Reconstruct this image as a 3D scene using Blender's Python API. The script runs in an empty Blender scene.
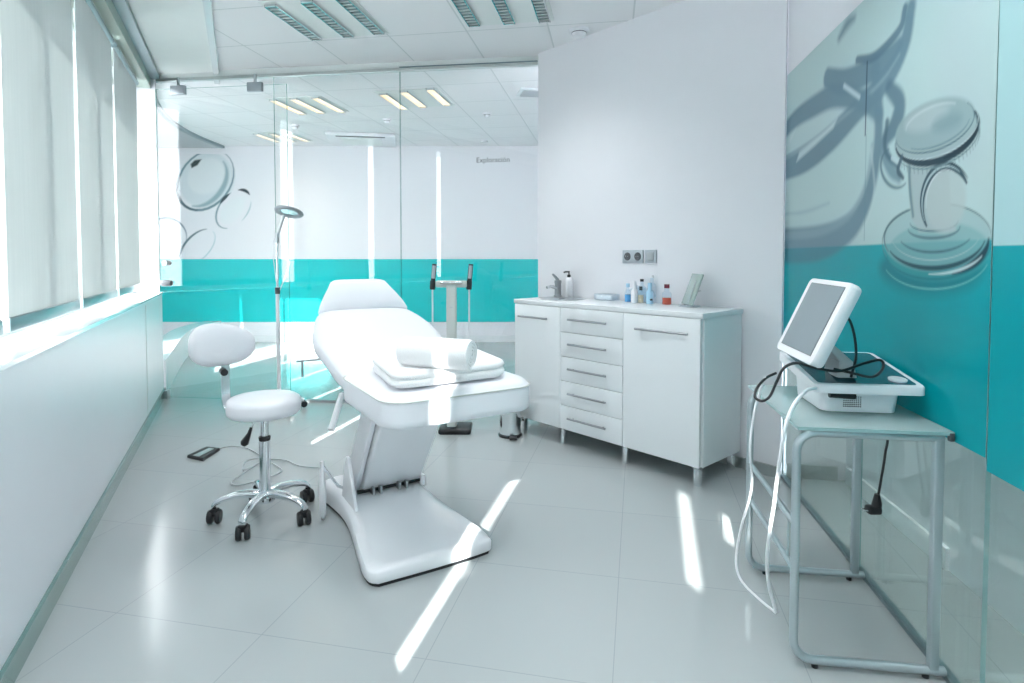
import bpy, bmesh, math, random
import numpy as np
from mathutils import Vector, Matrix
random.seed(4)
scene = bpy.context.scene
COL = scene.collection

# ------------------------------------------------------------------ camera
FPX = 590.0; TILT = math.radians(2.0); CAMH = 1.2
SHIFT = -(84.5 - FPX * math.tan(TILT)) / 1024.0
cd = bpy.data.cameras.new('camera'); cam = bpy.data.objects.new('camera', cd); COL.objects.link(cam)
cam.location = (0, 0, CAMH); cam.rotation_euler = (math.pi / 2 - TILT, 0, 0)
cd.sensor_width = 36.0; cd.lens = FPX / 1024 * 36; cd.shift_y = SHIFT; cd.clip_start = 0.05; cd.clip_end = 200
scene.camera = cam
# ------------------------------------------------------------------ light
scene.view_settings.view_transform = 'Standard'; scene.view_settings.look = 'None'
scene.view_settings.gamma = 1.0; scene.view_settings.use_curve_mapping = False
scene.view_settings.exposure = 1.42
scene.cycles.use_denoising = True
scene.cycles.max_bounces = 12; scene.cycles.transparent_max_bounces = 24; scene.cycles.diffuse_bounces = 6
scene.cycles.caustics_reflective = False; scene.cycles.caustics_refractive = False
scene.cycles.sample_clamp_indirect = 8.0
W = bpy.data.worlds.new('sky'); scene.world = W; W.use_nodes = True
bg = W.node_tree.nodes['Background']; bg.inputs[0].default_value = (0.95, 0.955, 1.0, 1); bg.inputs[1].default_value = 5.0
SUN_DIR = Vector((0.2415, 1.0, 0)).normalized(); SUN_EL = 0.554
sd = bpy.data.lights.new('sun', 'SUN'); sd.energy = 10.0; sd.angle = math.radians(0.55); sd.color = (1.0, 0.985, 0.95)
sun = bpy.data.objects.new('sun', sd); COL.objects.link(sun)
sv = Vector((SUN_DIR.x, SUN_DIR.y, -SUN_EL)).normalized()
sun.rotation_euler = sv.to_track_quat('-Z', 'Y').to_euler()

# ------------------------------------------------------------------ projection helpers
def ray(px, py):
    u = (px - 512) / FPX; v = (341.5 - py) / FPX + SHIFT * 1024 / FPX
    return Vector((u, math.cos(TILT) + v * math.sin(TILT), v * math.cos(TILT) - math.sin(TILT)))
def PH(px, py, h):
    r = ray(px, py); t = (h - CAMH) / r.z; return Vector((r.x * t, r.y * t, h))
def PY(px, py, y):
    r = ray(px, py); t = y / r.y; return Vector((r.x * t, y, CAMH + r.z * t))
def PP(px, py, n, c):            # plane n.x*X+n.y*Y=c
    r = ray(px, py); t = c / (n[0] * r.x + n[1] * r.y); return Vector((r.x * t, r.y * t, CAMH + r.z * t))

# ------------------------------------------------------------------ materials
def mat(name, col, rough=0.5, metal=0.0, coat=0.0, var=0.02, bump=0.0, bscale=60, emit=None, estr=0, spec=0.5):
    m = bpy.data.materials.new(name); m.use_nodes = True; nt = m.node_tree; b = nt.nodes['Principled BSDF']
    b.inputs['Roughness'].default_value = rough; b.inputs['Metallic'].default_value = metal
    b.inputs['Coat Weight'].default_value = coat; b.inputs['Coat Roughness'].default_value = 0.08
    b.inputs['Specular IOR Level'].default_value = spec
    tc = nt.nodes.new('ShaderNodeTexCoord'); nz = nt.nodes.new('ShaderNodeTexNoise'); nz.inputs['Scale'].default_value = 7
    nt.links.new(tc.outputs['Object'], nz.inputs['Vector'])
    mx = nt.nodes.new('ShaderNodeMix'); mx.data_type = 'RGBA'
    mx.inputs[6].default_value = (*[c * (1 - var) for c in col], 1); mx.inputs[7].default_value = (*[min(1, c * (1 + var)) for c in col], 1)
    nt.links.new(nz.outputs['Fac'], mx.inputs[0]); nt.links.new(mx.outputs[2], b.inputs['Base Color'])
    if bump:
        n2 = nt.nodes.new('ShaderNodeTexNoise'); n2.inputs['Scale'].default_value = bscale; n2.inputs['Detail'].default_value = 3
        nt.links.new(tc.outputs['Object'], n2.inputs['Vector'])
        bp = nt.nodes.new('ShaderNodeBump'); bp.inputs['Strength'].default_value = bump; bp.inputs['Distance'].default_value = 0.01
        nt.links.new(n2.outputs['Fac'], bp.inputs['Height']); nt.links.new(bp.outputs[0], b.inputs['Normal'])
    if emit:
        b.inputs['Emission Color'].default_value = (*emit, 1); b.inputs['Emission Strength'].default_value = estr
    return m

def glass_mat(name, tint, base=0.04, rough=0.0, ior=1.5):
    m = bpy.data.materials.new(name); m.use_nodes = True; nt = m.node_tree; nt.nodes.clear()
    out = nt.nodes.new('ShaderNodeOutputMaterial'); mx = nt.nodes.new('ShaderNodeMixShader')
    tr = nt.nodes.new('ShaderNodeBsdfTransparent'); tr.inputs[0].default_value = (*tint, 1)
    gl = nt.nodes.new('ShaderNodeBsdfGlossy'); gl.inputs['Roughness'].default_value = rough
    ge = nt.nodes.new('ShaderNodeNewGeometry'); dt = nt.nodes.new('ShaderNodeVectorMath'); dt.operation = 'DOT_PRODUCT'
    nt.links.new(ge.outputs['Incoming'], dt.inputs[0]); nt.links.new(ge.outputs['Normal'], dt.inputs[1])
    def mth(op, a, b=None, bv=0.0):
        n = nt.nodes.new('ShaderNodeMath'); n.operation = op; nt.links.new(a, n.inputs[0])
        if op != 'ABSOLUTE': n.inputs[1].default_value = bv
        return n.outputs[0]
    ab = mth('ABSOLUTE', dt.outputs['Value']); iv = mth('MULTIPLY', ab, bv=-1.0); iv = mth('ADD', iv, bv=1.0)
    pw = mth('POWER', iv, bv=5.0); pw = mth('MULTIPLY', pw, bv=1.0 - base); fr_ = mth('ADD', pw, bv=base)
    nt.links.new(fr_, mx.inputs[0]); nt.links.new(tr.outputs[0], mx.inputs[1]); nt.links.new(gl.outputs[0], mx.inputs[2])
    nt.links.new(mx.outputs[0], out.inputs[0]); return m

def grid_mat(name, base, line, rough, rot, w, h, ox, oy, mortar, spec=0.5, bump=0.0, var=0.03):
    m = bpy.data.materials.new(name); m.use_nodes = True; nt = m.node_tree; b = nt.nodes['Principled BSDF']
    tc = nt.nodes.new('ShaderNodeTexCoord'); mp = nt.nodes.new('ShaderNodeMapping'); mp.vector_type = 'POINT'
    mp.inputs['Rotation'].default_value = (0, 0, rot); mp.inputs['Location'].default_value = (-ox, -oy, 0)
    br = nt.nodes.new('ShaderNodeTexBrick'); br.offset = 0; br.squash = 1
    br.inputs['Scale'].default_value = 1; br.inputs['Brick Width'].default_value = w; br.inputs['Row Height'].default_value = h
    br.inputs['Mortar Size'].default_value = mortar; br.inputs['Mortar Smooth'].default_value = 0.1
    br.inputs['Color1'].default_value = (*[c * (1 - var) for c in base], 1); br.inputs['Color2'].default_value = (*[c * (1 + var) for c in base], 1)
    br.inputs['Mortar'].default_value = (*line, 1)
    nt.links.new(tc.outputs['Object'], mp.inputs[0]); nt.links.new(mp.outputs[0], br.inputs[0])
    nt.links.new(br.outputs['Color'], b.inputs['Base Color'])
    nz = nt.nodes.new('ShaderNodeTexNoise'); nz.inputs['Scale'].default_value = 5; nt.links.new(tc.outputs['Object'], nz.inputs['Vector'])
    mr = nt.nodes.new('ShaderNodeMapRange'); mr.inputs['To Min'].default_value = rough * 0.85; mr.inputs['To Max'].default_value = rough * 1.15
    nt.links.new(nz.outputs['Fac'], mr.inputs[0]); nt.links.new(mr.outputs[0], b.inputs['Roughness'])
    b.inputs['Specular IOR Level'].default_value = spec
    if bump:
        bp = nt.nodes.new('ShaderNodeBump'); bp.inputs['Strength'].default_value = bump; bp.inputs['Distance'].default_value = 0.004; bp.invert = True
        nt.links.new(br.outputs['Fac'], bp.inputs['Height']); nt.links.new(bp.outputs[0], b.inputs['Normal'])
    return m

def blind_mat():
    m = bpy.data.materials.new('blind_fabric'); m.use_nodes = True; nt = m.node_tree; nt.nodes.clear()
    out = nt.nodes.new('ShaderNodeOutputMaterial')
    df = nt.nodes.new('ShaderNodeBsdfDiffuse'); tl = nt.nodes.new('ShaderNodeBsdfTranslucent'); tp = nt.nodes.new('ShaderNodeBsdfTransparent')
    tc = nt.nodes.new('ShaderNodeTexCoord'); mp = nt.nodes.new('ShaderNodeMapping'); mp.inputs['Scale'].default_value = (1, 1, 0.05)
    nz = nt.nodes.new('ShaderNodeTexNoise'); nz.inputs['Scale'].default_value = 60
    nt.links.new(tc.outputs['Object'], mp.inputs[0]); nt.links.new(mp.outputs[0], nz.inputs['Vector'])
    rp = nt.nodes.new('ShaderNodeMix'); rp.data_type = 'RGBA'
    rp.inputs[6].default_value = (0.47, 0.52, 0.53, 1); rp.inputs[7].default_value = (0.55, 0.60, 0.60, 1)
    nt.links.new(nz.outputs['Fac'], rp.inputs[0]); nt.links.new(rp.outputs[2], df.inputs[0])
    tl.inputs[0].default_value = (0.40, 0.43, 0.42, 1)
    m1 = nt.nodes.new('ShaderNodeMixShader'); m1.inputs[0].default_value = BLIND_TL
    m2 = nt.nodes.new('ShaderNodeMixShader'); m2.inputs[0].default_value = BLIND_TP
    nt.links.new(df.outputs[0], m1.inputs[1]); nt.links.new(tl.outputs[0], m1.inputs[2])
    nt.links.new(m1.outputs[0], m2.inputs[1]); nt.links.new(tp.outputs[0], m2.inputs[2]); nt.links.new(m2.outputs[0], out.inputs[0])
    return m
BLIND_TL = 0.26; BLIND_TP = 0.10
def col_mat(name, rough, coat, trans=0.0):
    m = bpy.data.materials.new(name); m.use_nodes = True; nt = m.node_tree; b = nt.nodes['Principled BSDF']
    at = nt.nodes.new('ShaderNodeAttribute'); at.attribute_name = 'Col'; nt.links.new(at.outputs['Color'], b.inputs['Base Color'])
    b.inputs['Roughness'].default_value = rough; b.inputs['Coat Weight'].default_value = coat; b.inputs['Coat Roughness'].default_value = 0.02
    b.inputs['Specular IOR Level'].default_value = 0.3
    tl = nt.nodes.new('ShaderNodeBsdfTranslucent'); nt.links.new(at.outputs['Color'], tl.inputs[0])
    mx = nt.nodes.new('ShaderNodeMixShader'); mx.inputs[0].default_value = trans
    nt.links.new(b.outputs[0], mx.inputs[1]); nt.links.new(tl.outputs[0], mx.inputs[2]); nt.links.new(mx.outputs[0], nt.nodes['Material Output'].inputs[0])
    return m

M = {}
M['wall'] = mat('white_paint', (0.83, 0.835, 0.87), 0.45, var=0.01)
M['lowwall'] = mat('white_panel', (0.79, 0.80, 0.84), 0.35, var=0.01)
M['plaster'] = mat('plaster', (0.80, 0.84, 0.83), 0.8)
M['lacquer'] = mat('white_lacquer', (0.83, 0.86, 0.88), 0.22, coat=0.3, var=0.005)
M['worktop'] = mat('white_laminate', (0.84, 0.86, 0.88), 0.25, var=0.01)
M['leather'] = mat('white_leatherette', (0.82, 0.83, 0.87), 0.38, coat=0.15, bump=0.03, bscale=300, var=0.01)
M['plastic'] = mat('white_plastic', (0.84, 0.85, 0.88), 0.28, coat=0.2, var=0.005)
M['towel'] = mat('towel_terry', (0.95, 0.95, 0.96), 0.95, bump=0.5, bscale=260, var=0.01)
M['chrome'] = mat('chrome', (0.78, 0.81, 0.83), 0.12, metal=1)
M['steel'] = mat('brushed_steel', (0.55, 0.58, 0.60), 0.3, metal=1)
M['tube'] = mat('grey_lacquered_tube', (0.50, 0.57, 0.60), 0.35, metal=0.75)
M['alu'] = mat('aluminium', (0.62, 0.65, 0.64), 0.28, metal=1)
M['black'] = mat('black_plastic', (0.012, 0.013, 0.016), 0.4)
M['darkgrey'] = mat('dark_grey_plastic', (0.08, 0.09, 0.10), 0.4)
M['rail'] = mat('dark_rail', (0.22, 0.30, 0.32), 0.35, metal=0.6)
M['grey'] = mat('grey_plastic', (0.45, 0.48, 0.50), 0.4)
M['silverplastic'] = mat('silver_plastic', (0.42, 0.46, 0.50), 0.35, metal=0.4)
M['green_alu'] = mat('green_tinted_skirting', (0.17, 0.31, 0.29), 0.12, metal=0.5, coat=0.6)
M['olive'] = mat('pelmet_grey_green', (0.36, 0.43, 0.38), 0.4, metal=0.3)
M['teal'] = mat('teal_paint', (0.0, 0.58, 0.60), 0.6, var=0.0, spec=0.15)
M['screen'] = mat('lcd_screen', (0.22, 0.27, 0.30), 0.25)
M['darkteal'] = mat('dark_teal_panel', (0.02, 0.10, 0.13), 0.15, coat=0.5)
M['beige'] = mat('beige_cover', (0.62, 0.65, 0.62), 0.4)
M['red'] = mat('red_liquid', (0.75, 0.10, 0.05), 0.15, coat=0.3)
M['darkred'] = mat('dark_red_cap', (0.16, 0.01, 0.03), 0.3)
M['blue'] = mat('blue_liquid', (0.10, 0.42, 0.80), 0.2, coat=0.3)
M['paleblue'] = mat('pale_blue_plastic', (0.45, 0.72, 0.90), 0.3)
M['amber'] = mat('amber_label', (0.72, 0.58, 0.38), 0.5)
M['mirror'] = mat('grey_green_plate', (0.37, 0.46, 0.43), 0.25, coat=0.3)
M['glass'] = glass_mat('clear_glass', (0.985, 0.995, 0.992))
M['glassgreen'] = glass_mat('greenish_glass', (0.90, 0.96, 0.95))
M['glassedge'] = mat('glass_edge', (0.10, 0.36, 0.33), 0.1, coat=0.5)
M['handle'] = mat('handle_steel', (0.36, 0.38, 0.40), 0.3, metal=0.9)
M['glassedge2'] = mat('pale_glass_edge', (0.36, 0.55, 0.55), 0.1, coat=0.5)
M['lens'] = glass_mat('lens_glass', (0.75, 0.92, 0.92))
M['clearplastic'] = glass_mat('clear_plastic', (0.90, 0.95, 0.98), rough=0.1)
M['floor'] = grid_mat('floor_tiles', (0.405, 0.44, 0.445), (0.32, 0.355, 0.36), 0.15, math.radians(12), 0.55, 0.575, 1e3 * 0 - 1.16, 1.63, 0.0016, spec=0.45, var=0.012)
M['ceil'] = grid_mat('ceiling_tiles', (0.87, 0.87, 0.885), (0.69, 0.71, 0.72), 0.8, math.radians(9.5), 0.56, 0.60, -0.985, 4.0, 0.006, spec=0.2, var=0.01)
M['blind'] = blind_mat()
M['lamp_warm'] = mat('warm_tube', (1, 0.9, 0.75), 0.5, emit=(1.0, 0.66, 0.32), estr=1.0)
M['fill_lamp'] = mat('fill_glow', (0.9, 0.95, 0.95), 0.5, emit=(0.95, 1.0, 1.0), estr=1.2)  # glow of the added fill strip behind the glass wall
M['mural'] = col_mat('mural_print', 0.3, 0.0, 0.25)
M['wallmural'] = col_mat('wall_mural_print', 0.5, 0.1)

# ------------------------------------------------------------------ object helpers
def tag(o, label=None, cat=None, group=None, kind=None):
    if label: o['label'] = label
    if cat: o['category'] = cat
    if group: o['group'] = group
    if kind: o['kind'] = kind
    return o
def thing(name, label, cat, loc=(0, 0, 0), rz=0, group=None):
    o = bpy.data.objects.new(name, None); COL.objects.link(o); o.empty_display_size = 0.1
    o.location = loc; o.rotation_euler = (0, 0, rz); return tag(o, label, cat, group)
def copy_tree(o, parent=None):
    c = o.copy(); COL.objects.link(c)
    if parent: c.parent = parent
    for ch in list(o.children): copy_tree(ch, c)
    return c

class MB:
    def __init__(s): s.b = bmesh.new(); s.mi = 0
    def _add(s, verts, faces):
        vs = [s.b.verts.new(v) for v in verts]
        for f in faces:
            try:
                ff = s.b.faces.new([vs[i] for i in f]); ff.material_index = s.mi
            except ValueError: pass
        return s
    def box(s, c, size, rot=None, bev=0.0):
        t = bmesh.new(); bmesh.ops.create_cube(t, size=1)
        bmesh.ops.scale(t, vec=size, verts=t.verts)
        if bev: bmesh.ops.bevel(t, geom=t.edges[:], offset=bev, segments=3, affect='EDGES', profile=0.5)
        if rot is not None: bmesh.ops.transform(t, matrix=rot.to_4x4() if len(rot) == 3 else rot, verts=t.verts)
        bmesh.ops.translate(t, vec=c, verts=t.verts)
        t.verts.index_update(); s._add([v.co.copy() for v in t.verts], [[v.index for v in f.verts] for f in t.faces]); t.free(); return s
    def prism(s, poly, z0, z1):
        n = len(poly); vs = [(p[0], p[1], z0) for p in poly] + [(p[0], p[1], z1) for p in poly]
        return s._add(vs, [list(range(n))[::-1], list(range(n, 2 * n))] + [[i, (i + 1) % n, n + (i + 1) % n, n + i] for i in range(n)])
    def loft(s, rings, cap=True, closed=True):
        n = len(rings[0]); vs = [v for r in rings for v in r]; fs = []
        for k in range(len(rings) - 1):
            for i in range(n if closed else n - 1):
                j = (i + 1) % n; fs.append([k * n + i, k * n + j, (k + 1) * n + j, (k + 1) * n + i])
        if cap: fs += [list(range(n))[::-1], [(len(rings) - 1) * n + i for i in range(n)]]
        return s._add(vs, fs)
    def lathe(s, prof, c=(0, 0, 0), n=32, axis=None, cap=True):
        rings = [[Vector((r * math.cos(2 * math.pi * i / n), r * math.sin(2 * math.pi * i / n), z)) for i in range(n)] for r, z in prof]
        if axis is not None:
            q = Vector((0, 0, 1)).rotation_difference(Vector(axis)); rings = [[q @ v for v in r] for r in rings]
        return s.loft([[v + Vector(c) for v in r] for r in rings], cap)
    def tube(s, pts, r, n=10, smooth=0, cap=True):
        pts = [Vector(p) for p in pts]
        if smooth: pts = catmull(pts, smooth)
        rs = r if isinstance(r, (list, tuple)) else [r] * len(pts)
        if len(rs) != len(pts): rs = [rs[0]] * len(pts)
        rings = []; up = None
        for i, p in enumerate(pts):
            t = (pts[min(i + 1, len(pts) - 1)] - pts[max(i - 1, 0)])
            t = t.normalized() if t.length > 1e-9 else Vector((0, 0, 1))
            if up is None:
                up = Vector((0, 0, 1)) if abs(t.z) < 0.9 else Vector((1, 0, 0))
            x = t.cross(up).normalized(); up = x.cross(t).normalized()
            rings.append([p + rs[i] * (math.cos(2 * math.pi * k / n) * x + math.sin(2 * math.pi * k / n) * up) for k in range(n)])
        return s.loft(rings, cap)
    def build(s, name, m, parent=None, smooth=True, bevel=0.0, sub=0, ang=40):
        bmesh.ops.recalc_face_normals(s.b, faces=s.b.faces)
        me = bpy.data.meshes.new(name); s.b.to_mesh(me); s.b.free()
        for mm in (m if isinstance(m, (list, tuple)) else [m]): me.materials.append(mm)
        o = bpy.data.objects.new(name, me); COL.objects.link(o)
        if parent: o.parent = parent
        if smooth:
            me.polygons.foreach_set('use_smooth', [True] * len(me.polygons))
            me.set_sharp_from_angle(angle=math.radians(ang))
        if bevel:
            b = o.modifiers.new('bevel', 'BEVEL'); b.width = bevel; b.segments = 2; b.limit_method = 'ANGLE'; b.angle_limit = math.radians(40)
        if sub:
            u = o.modifiers.new('sub', 'SUBSURF'); u.levels = sub; u.render_levels = sub
        return o

def catmull(p, k):
    out = []; P = [p[0] * 2 - p[1]] + p + [p[-1] * 2 - p[-2]]
    for i in range(1, len(P) - 2):
        a, b, c, d = P[i - 1:i + 3]
        for j in range(k):
            t = j / k
            out.append(0.5 * ((2 * b) + (c - a) * t + (2 * a - 5 * b + 4 * c - d) * t * t + (3 * b - a - 3 * c + d) * t ** 3))
    out.append(P[-2]); return out
def rrect(w, h, r, n=5):           # rounded rectangle outline centred at the origin
    pts = []
    for cx, cy, a0 in ((w / 2 - r, h / 2 - r, 0), (-w / 2 + r, h / 2 - r, 90), (-w / 2 + r, -h / 2 + r, 180), (w / 2 - r, -h / 2 + r, 270)):
        for i in range(n + 1):
            a = math.radians(a0 + 90 * i / n); pts.append((cx + r * math.cos(a), cy + r * math.sin(a)))
    return pts
def rotz(a): return Matrix.Rotation(a, 3, 'Z')
def struct(mb, name, m, **k): return tag(mb.build(name, m, **k), kind='structure')

# ================================================================== setting
CE = 2.75
def fx(y): return -0.669 - 0.4617 * y                 # inner face of the low window wall
FD = Vector((-0.4192, 0.9079, 0)); FN = Vector((-0.9079, -0.4192, 0))     # along the facade / outwards
def fpt(y, off=0.0, z=0.0):
    p = Vector((fx(y), y, z)); return p + FN * off
def gx(y): return 0.985 + 0.1535 * y                  # glass wall on the right
def wx(y): return 1.39 + 0.128 * y                    # wall behind it
nW = Vector((0.7418, 0.6707, 0)); dW = Vector((0.6707, -0.7418, 0)); WC = 3.20
A = nW * WC - dW * 3.240; B = nW * WC - dW * 1.374
def part_y(x): return 5.035 - 0.1376 * (x + 2.96)

struct(MB().box((-1.3, 2.2, -0.05), (9.4, 13.4, 0.1)), 'floor', M['floor'], smooth=False)
_a, _b = fpt(-4.6, 0.31), fpt(5.1, 0.31)
_poly = [(_a.x, _a.y), (_b.x, _b.y), (-5.8, 5.1), (-5.8, 8.4), (2.4, 8.4), (2.4, -4.6)]
struct(MB().prism(_poly, CE, CE + 0.2), 'ceiling', M['ceil'], smooth=False)

# plaster strip along the window side, with a pale trim
def cstrip(y0, y1, o0, o1, z0, z1):
    a, b, c, d = fpt(y0, o0), fpt(y0, o1), fpt(y1, o1), fpt(y1, o0)
    return [(p.x, p.y) for p in (a, b, c, d)], z0, z1
struct(MB().prism(*cstrip(-3.6, 5.06, -0.43, -0.02, CE - 0.012, CE + 0.02)), 'ceiling_1', M['plaster'], smooth=False)
struct(MB().prism(*cstrip(-3.6, 5.06, -0.475, -0.43, CE - 0.03, CE + 0.02)), 'trim_1', M['lacquer'], smooth=False)

# low window wall, skirting, ledge
YF0, YF1 = -3.62, 5.05
struct(MB().prism(*cstrip(YF0, YF1, 0.0, 0.30, 0.0, 0.885)), 'wall_left', M['lowwall'], smooth=False)
struct(MB().prism(*cstrip(YF0, YF1, -0.006, 0.31, 0.885, 0.90)), 'sill_1', M['lacquer'], smooth=False)
struct(MB().prism(*cstrip(YF0, YF1, -0.014, 0.0, 0.0, 0.075)), 'baseboard_left', M['green_alu'], smooth=False)
jb = fpt(4.15, -0.0015, 0.46); struct(MB().box(jb, (0.004, 0.006, 0.80), rotz(math.radians(24.8))), 'trim_2', M['plaster'], smooth=False)
# head of the window wall and overhang outside
struct(MB().prism(*cstrip(YF0, YF1, 0.05, 0.30, 2.62, CE)), 'wall_left_head', M['olive'], smooth=False)
struct(MB().prism(*cstrip(YF0, YF1 + 0.1, -0.02, 0.05, 2.70, CE)), 'trim_3', M['rail'], smooth=False)
struct(MB().prism(*cstrip(-0.85, 5.2, 0.30, 0.64, 2.60, 2.9)), 'roof_overhang', M['plaster'], smooth=False)
# end post of the window wall
struct(MB().prism(*cstrip(5.05, 5.11, 0.02, 0.30, 0.0, CE)), 'wall_left_end', M['wall'], smooth=False)

# window frames and panes (outside of the blinds)
mull = [5.02, 3.38, 2.45, 1.55, 0.6, -0.45, -2.0, -3.5]
for i in range(len(mull) - 1):
    y1, y0 = mull[i], mull[i + 1]
    f = MB()
    for yy in (y0, y1): f.prism(*cstrip(yy - 0.018, yy + 0.018, 0.21, 0.26, 0.90, 2.62))
    f.prism(*cstrip(y0, y1, 0.21, 0.26, 0.90, 0.94)); f.prism(*cstrip(y0, y1, 0.21, 0.26, 2.58, 2.62))
    w = struct(f, 'window_%d' % (i + 1), M['alu'], smooth=False)
    MB().prism(*cstrip(y0 + 0.02, y1 - 0.02, 0.232, 0.238, 0.94, 2.58)).build('pane', M['glass'], w, smooth=False)

# blinds: panels with gaps between them
slits = [4.83, 3.91, 3.00, 2.045, -0.03, -1.31, -1.57, -2.66, -3.55]
SW = 0.072
lab = ['pale grey roller blind nearest the glass partition', 'narrow pale grey roller blind, second from the glass partition',
       'pale grey roller blind, third from the glass partition', 'pale grey roller blind over the window at the photo edge',
       'pale grey roller blind on the window beside the camera', 'narrow pale grey roller blind behind the camera',
       'wide pale grey roller blind behind the camera', 'pale grey roller blind in the corner behind the camera']
for i in range(len(slits) - 1):
    y1 = slits[i] - SW / 2 * 0.908; y0 = slits[i + 1] + SW / 2 * 0.908
    c = fpt((y0 + y1) / 2, 0.12, 0)
    t = thing('roller_blind', lab[i], 'blind', (c.x, c.y, 0.93), 0, 'roller blinds on the window wall')
    L = (y1 - y0) / 0.908; R = rotz(math.radians(24.8))
    MB().box((0, 0, 0.87), (0.003, L, 1.62), R).build('blind_fabric', M['blind'], t, smooth=False)
    MB().box((0, 0, 0.035), (0.016, L, 0.05), R, bev=0.004).build('bottom_rail', M['rail'], t)
    MB().tube([R @ Vector((0.0, -L / 2, 1.655)), R @ Vector((0.0, L / 2, 1.655))], 0.022, 12).build('roller_tube', M['rail'], t)
# unseen strips added over two gaps to shorten their sun streaks
for k_, (ys, zt) in enumerate(((-1.31, 1.97), (-1.57, 2.30))):
    c = fpt(ys, 0.112, (zt + 0.93) / 2)
    struct(MB().box(c, (0.004, 0.11, zt - 0.93), rotz(math.radians(24.8))), 'trim_%d' % (4 + k_), M['lowwall'], smooth=False)

# white partition wall that carries the sockets
pol = [A, B, Vector((gx(B.y + .03) - .001, B.y + .03, 0)), A + nW * 0.14]
struct(MB().prism([(p.x, p.y) for p in pol], 0, CE), 'wall_back', M['wall'], smooth=False)
m_ = MB()
q0, q1 = A + dW * 0.3, B - dW * 0.005
m_.prism([(p.x, p.y) for p in (q0, q1, q1 - nW * 0.012, q0 - nW * 0.012)], 0.0, 0.06)
struct(m_, 'baseboard_back', M['alu'], smooth=False)
# niche end wall between the white wall and the wall behind the glass
E0 = Vector((1.496, 3.185, 0)); E1 = Vector((1.80, 3.125, 0))
struct(MB().prism([(E0.x, E0.y), (E1.x, E1.y), (1.95, 3.3), (E0.x + .02, E0.y + .12)], 0, CE), 'wall_niche', M['wall'], smooth=False)
struct(MB().prism([(E0.x, E0.y), (E0.x + .25, E0.y - .053), (E0.x + .248, E0.y - .065), (E0.x, E0.y - .012)], 0, 0.075), 'baseboard_niche', M['alu'], smooth=False)
# wall behind the glass on the right
struct(MB().prism([(wx(3.2), 3.2), (wx(-4.0), -4.0), (wx(-4.0) + .15, -4.0), (wx(3.2) + .15, 3.2)], 0, CE), 'wall_right', M['wall'], smooth=False)
struct(MB().prism([(wx(3.1), 3.1), (wx(2.22), 2.22), (wx(2.22) - .014, 2.22), (wx(3.1) - .014, 3.1)], 0, 0.085), 'baseboard_right', M['lacquer'], smooth=False)

# room beyond the partition
struct(MB().box((-1.7, 8.36, 1.375), (8.2, 0.1, 2.75)), 'wall_far', M['wall'], smooth=False)
struct(MB().box((1.15, 6.4, 1.375), (0.1, 3.9, 2.75)), 'wall_far_right', M['wall'], smooth=False)
struct(MB().box((-5.75, 6.7, 1.375), (0.1, 3.5, 2.75)), 'wall_far_left', M['wall'], smooth=False)
b_ = MB(); b_.box((-1.7, 8.300, 0.7275), (8.0, 0.012, 0.885)); struct(b_, 'trim_8', M['teal'], smooth=False)
struct(MB().box((-1.7, 8.300, 0.045), (8.0, 0.014, 0.09)), 'baseboard_far', M['lacquer'], smooth=False)
wf = MB()
for xx in (-5.68, -4.55, -3.98, -3.3): wf.box((xx, 5.12, 1.37), (0.05, 0.06, 2.7))
wf.box((-4.5, 5.12, 0.12), (2.4, 0.06, 0.24)).box((-4.5, 5.12, 2.68), (2.4, 0.06, 0.12))
wfo = struct(wf, 'window_9', M['alu'], smooth=False); MB().box((-4.5, 5.13, 1.4), (2.3, 0.006, 2.4)).build('pane', M['glass'], wfo, smooth=False)
struct(MB().box((-4.5, 4.75, 2.86), (2.6, 0.7, 0.08)), 'added_sun_block', M['plaster'], smooth=False)  # unseen overhang added to block sun at the side window
for xc_, w_, lb_ in ((-4.27, 0.52, 'narrow unseen roller blind added beyond the glass partition to cut sunlight'), (-5.1, 1.06, 'wide unseen roller blind added beyond the glass partition to cut sunlight')):  # unseen blinds added to hold back sunlight beyond the partition
    t = thing('roller_blind', lb_, 'blind', (xc_, 5.2, 0.25), 0, 'unseen blinds added to cut sunlight beyond the partition')
    MB().box((0, 0, 1.18), (w_, 0.003, 2.3)).build('blind_fabric', M['blind'], t, smooth=False)
    MB().box((0, 0, 0.02), (w_, 0.016, 0.05), bev=0.004).build('bottom_rail', M['rail'], t)
# low curved wall and curved ceiling edge
cv = [(-3.02, 5.12), (-3.36, 5.85), (-3.66, 6.5), (-3.95, 7.2), (-4.08, 7.75), (-4.1, 8.29)]
cp = catmull([Vector((x, y, 0)) for x, y in cv], 6)
struct(MB().prism([(p.x, p.y) for p in cp] + [(p.x - 0.22, p.y - 0.02) for p in reversed(cp)], 0, 0.30), 'wall_curved', M['lacquer'], ang=50)
cv2 = [(-3.06, 5.1), (-3.40, 5.7), (-3.70, 6.35), (-3.90, 7.0), (-3.99, 7.6), (-4.01, 8.29)]
cp2 = catmull([Vector((x, y, 0)) for x, y in cv2], 6)
struct(MB().prism([(p.x, p.y) for p in cp2] + [(p.x - 0.05, p.y) for p in reversed(cp2)], CE - 0.035, CE), 'trim_9', M['rail'], ang=50)
struct(MB().prism([(p.x - 0.05, p.y) for p in cp2] + [(-5.7, 8.29), (-5.7, 5.1)], CE - 0.03, CE - 0.01), 'ceiling_2', M['grey'], smooth=False)

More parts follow.
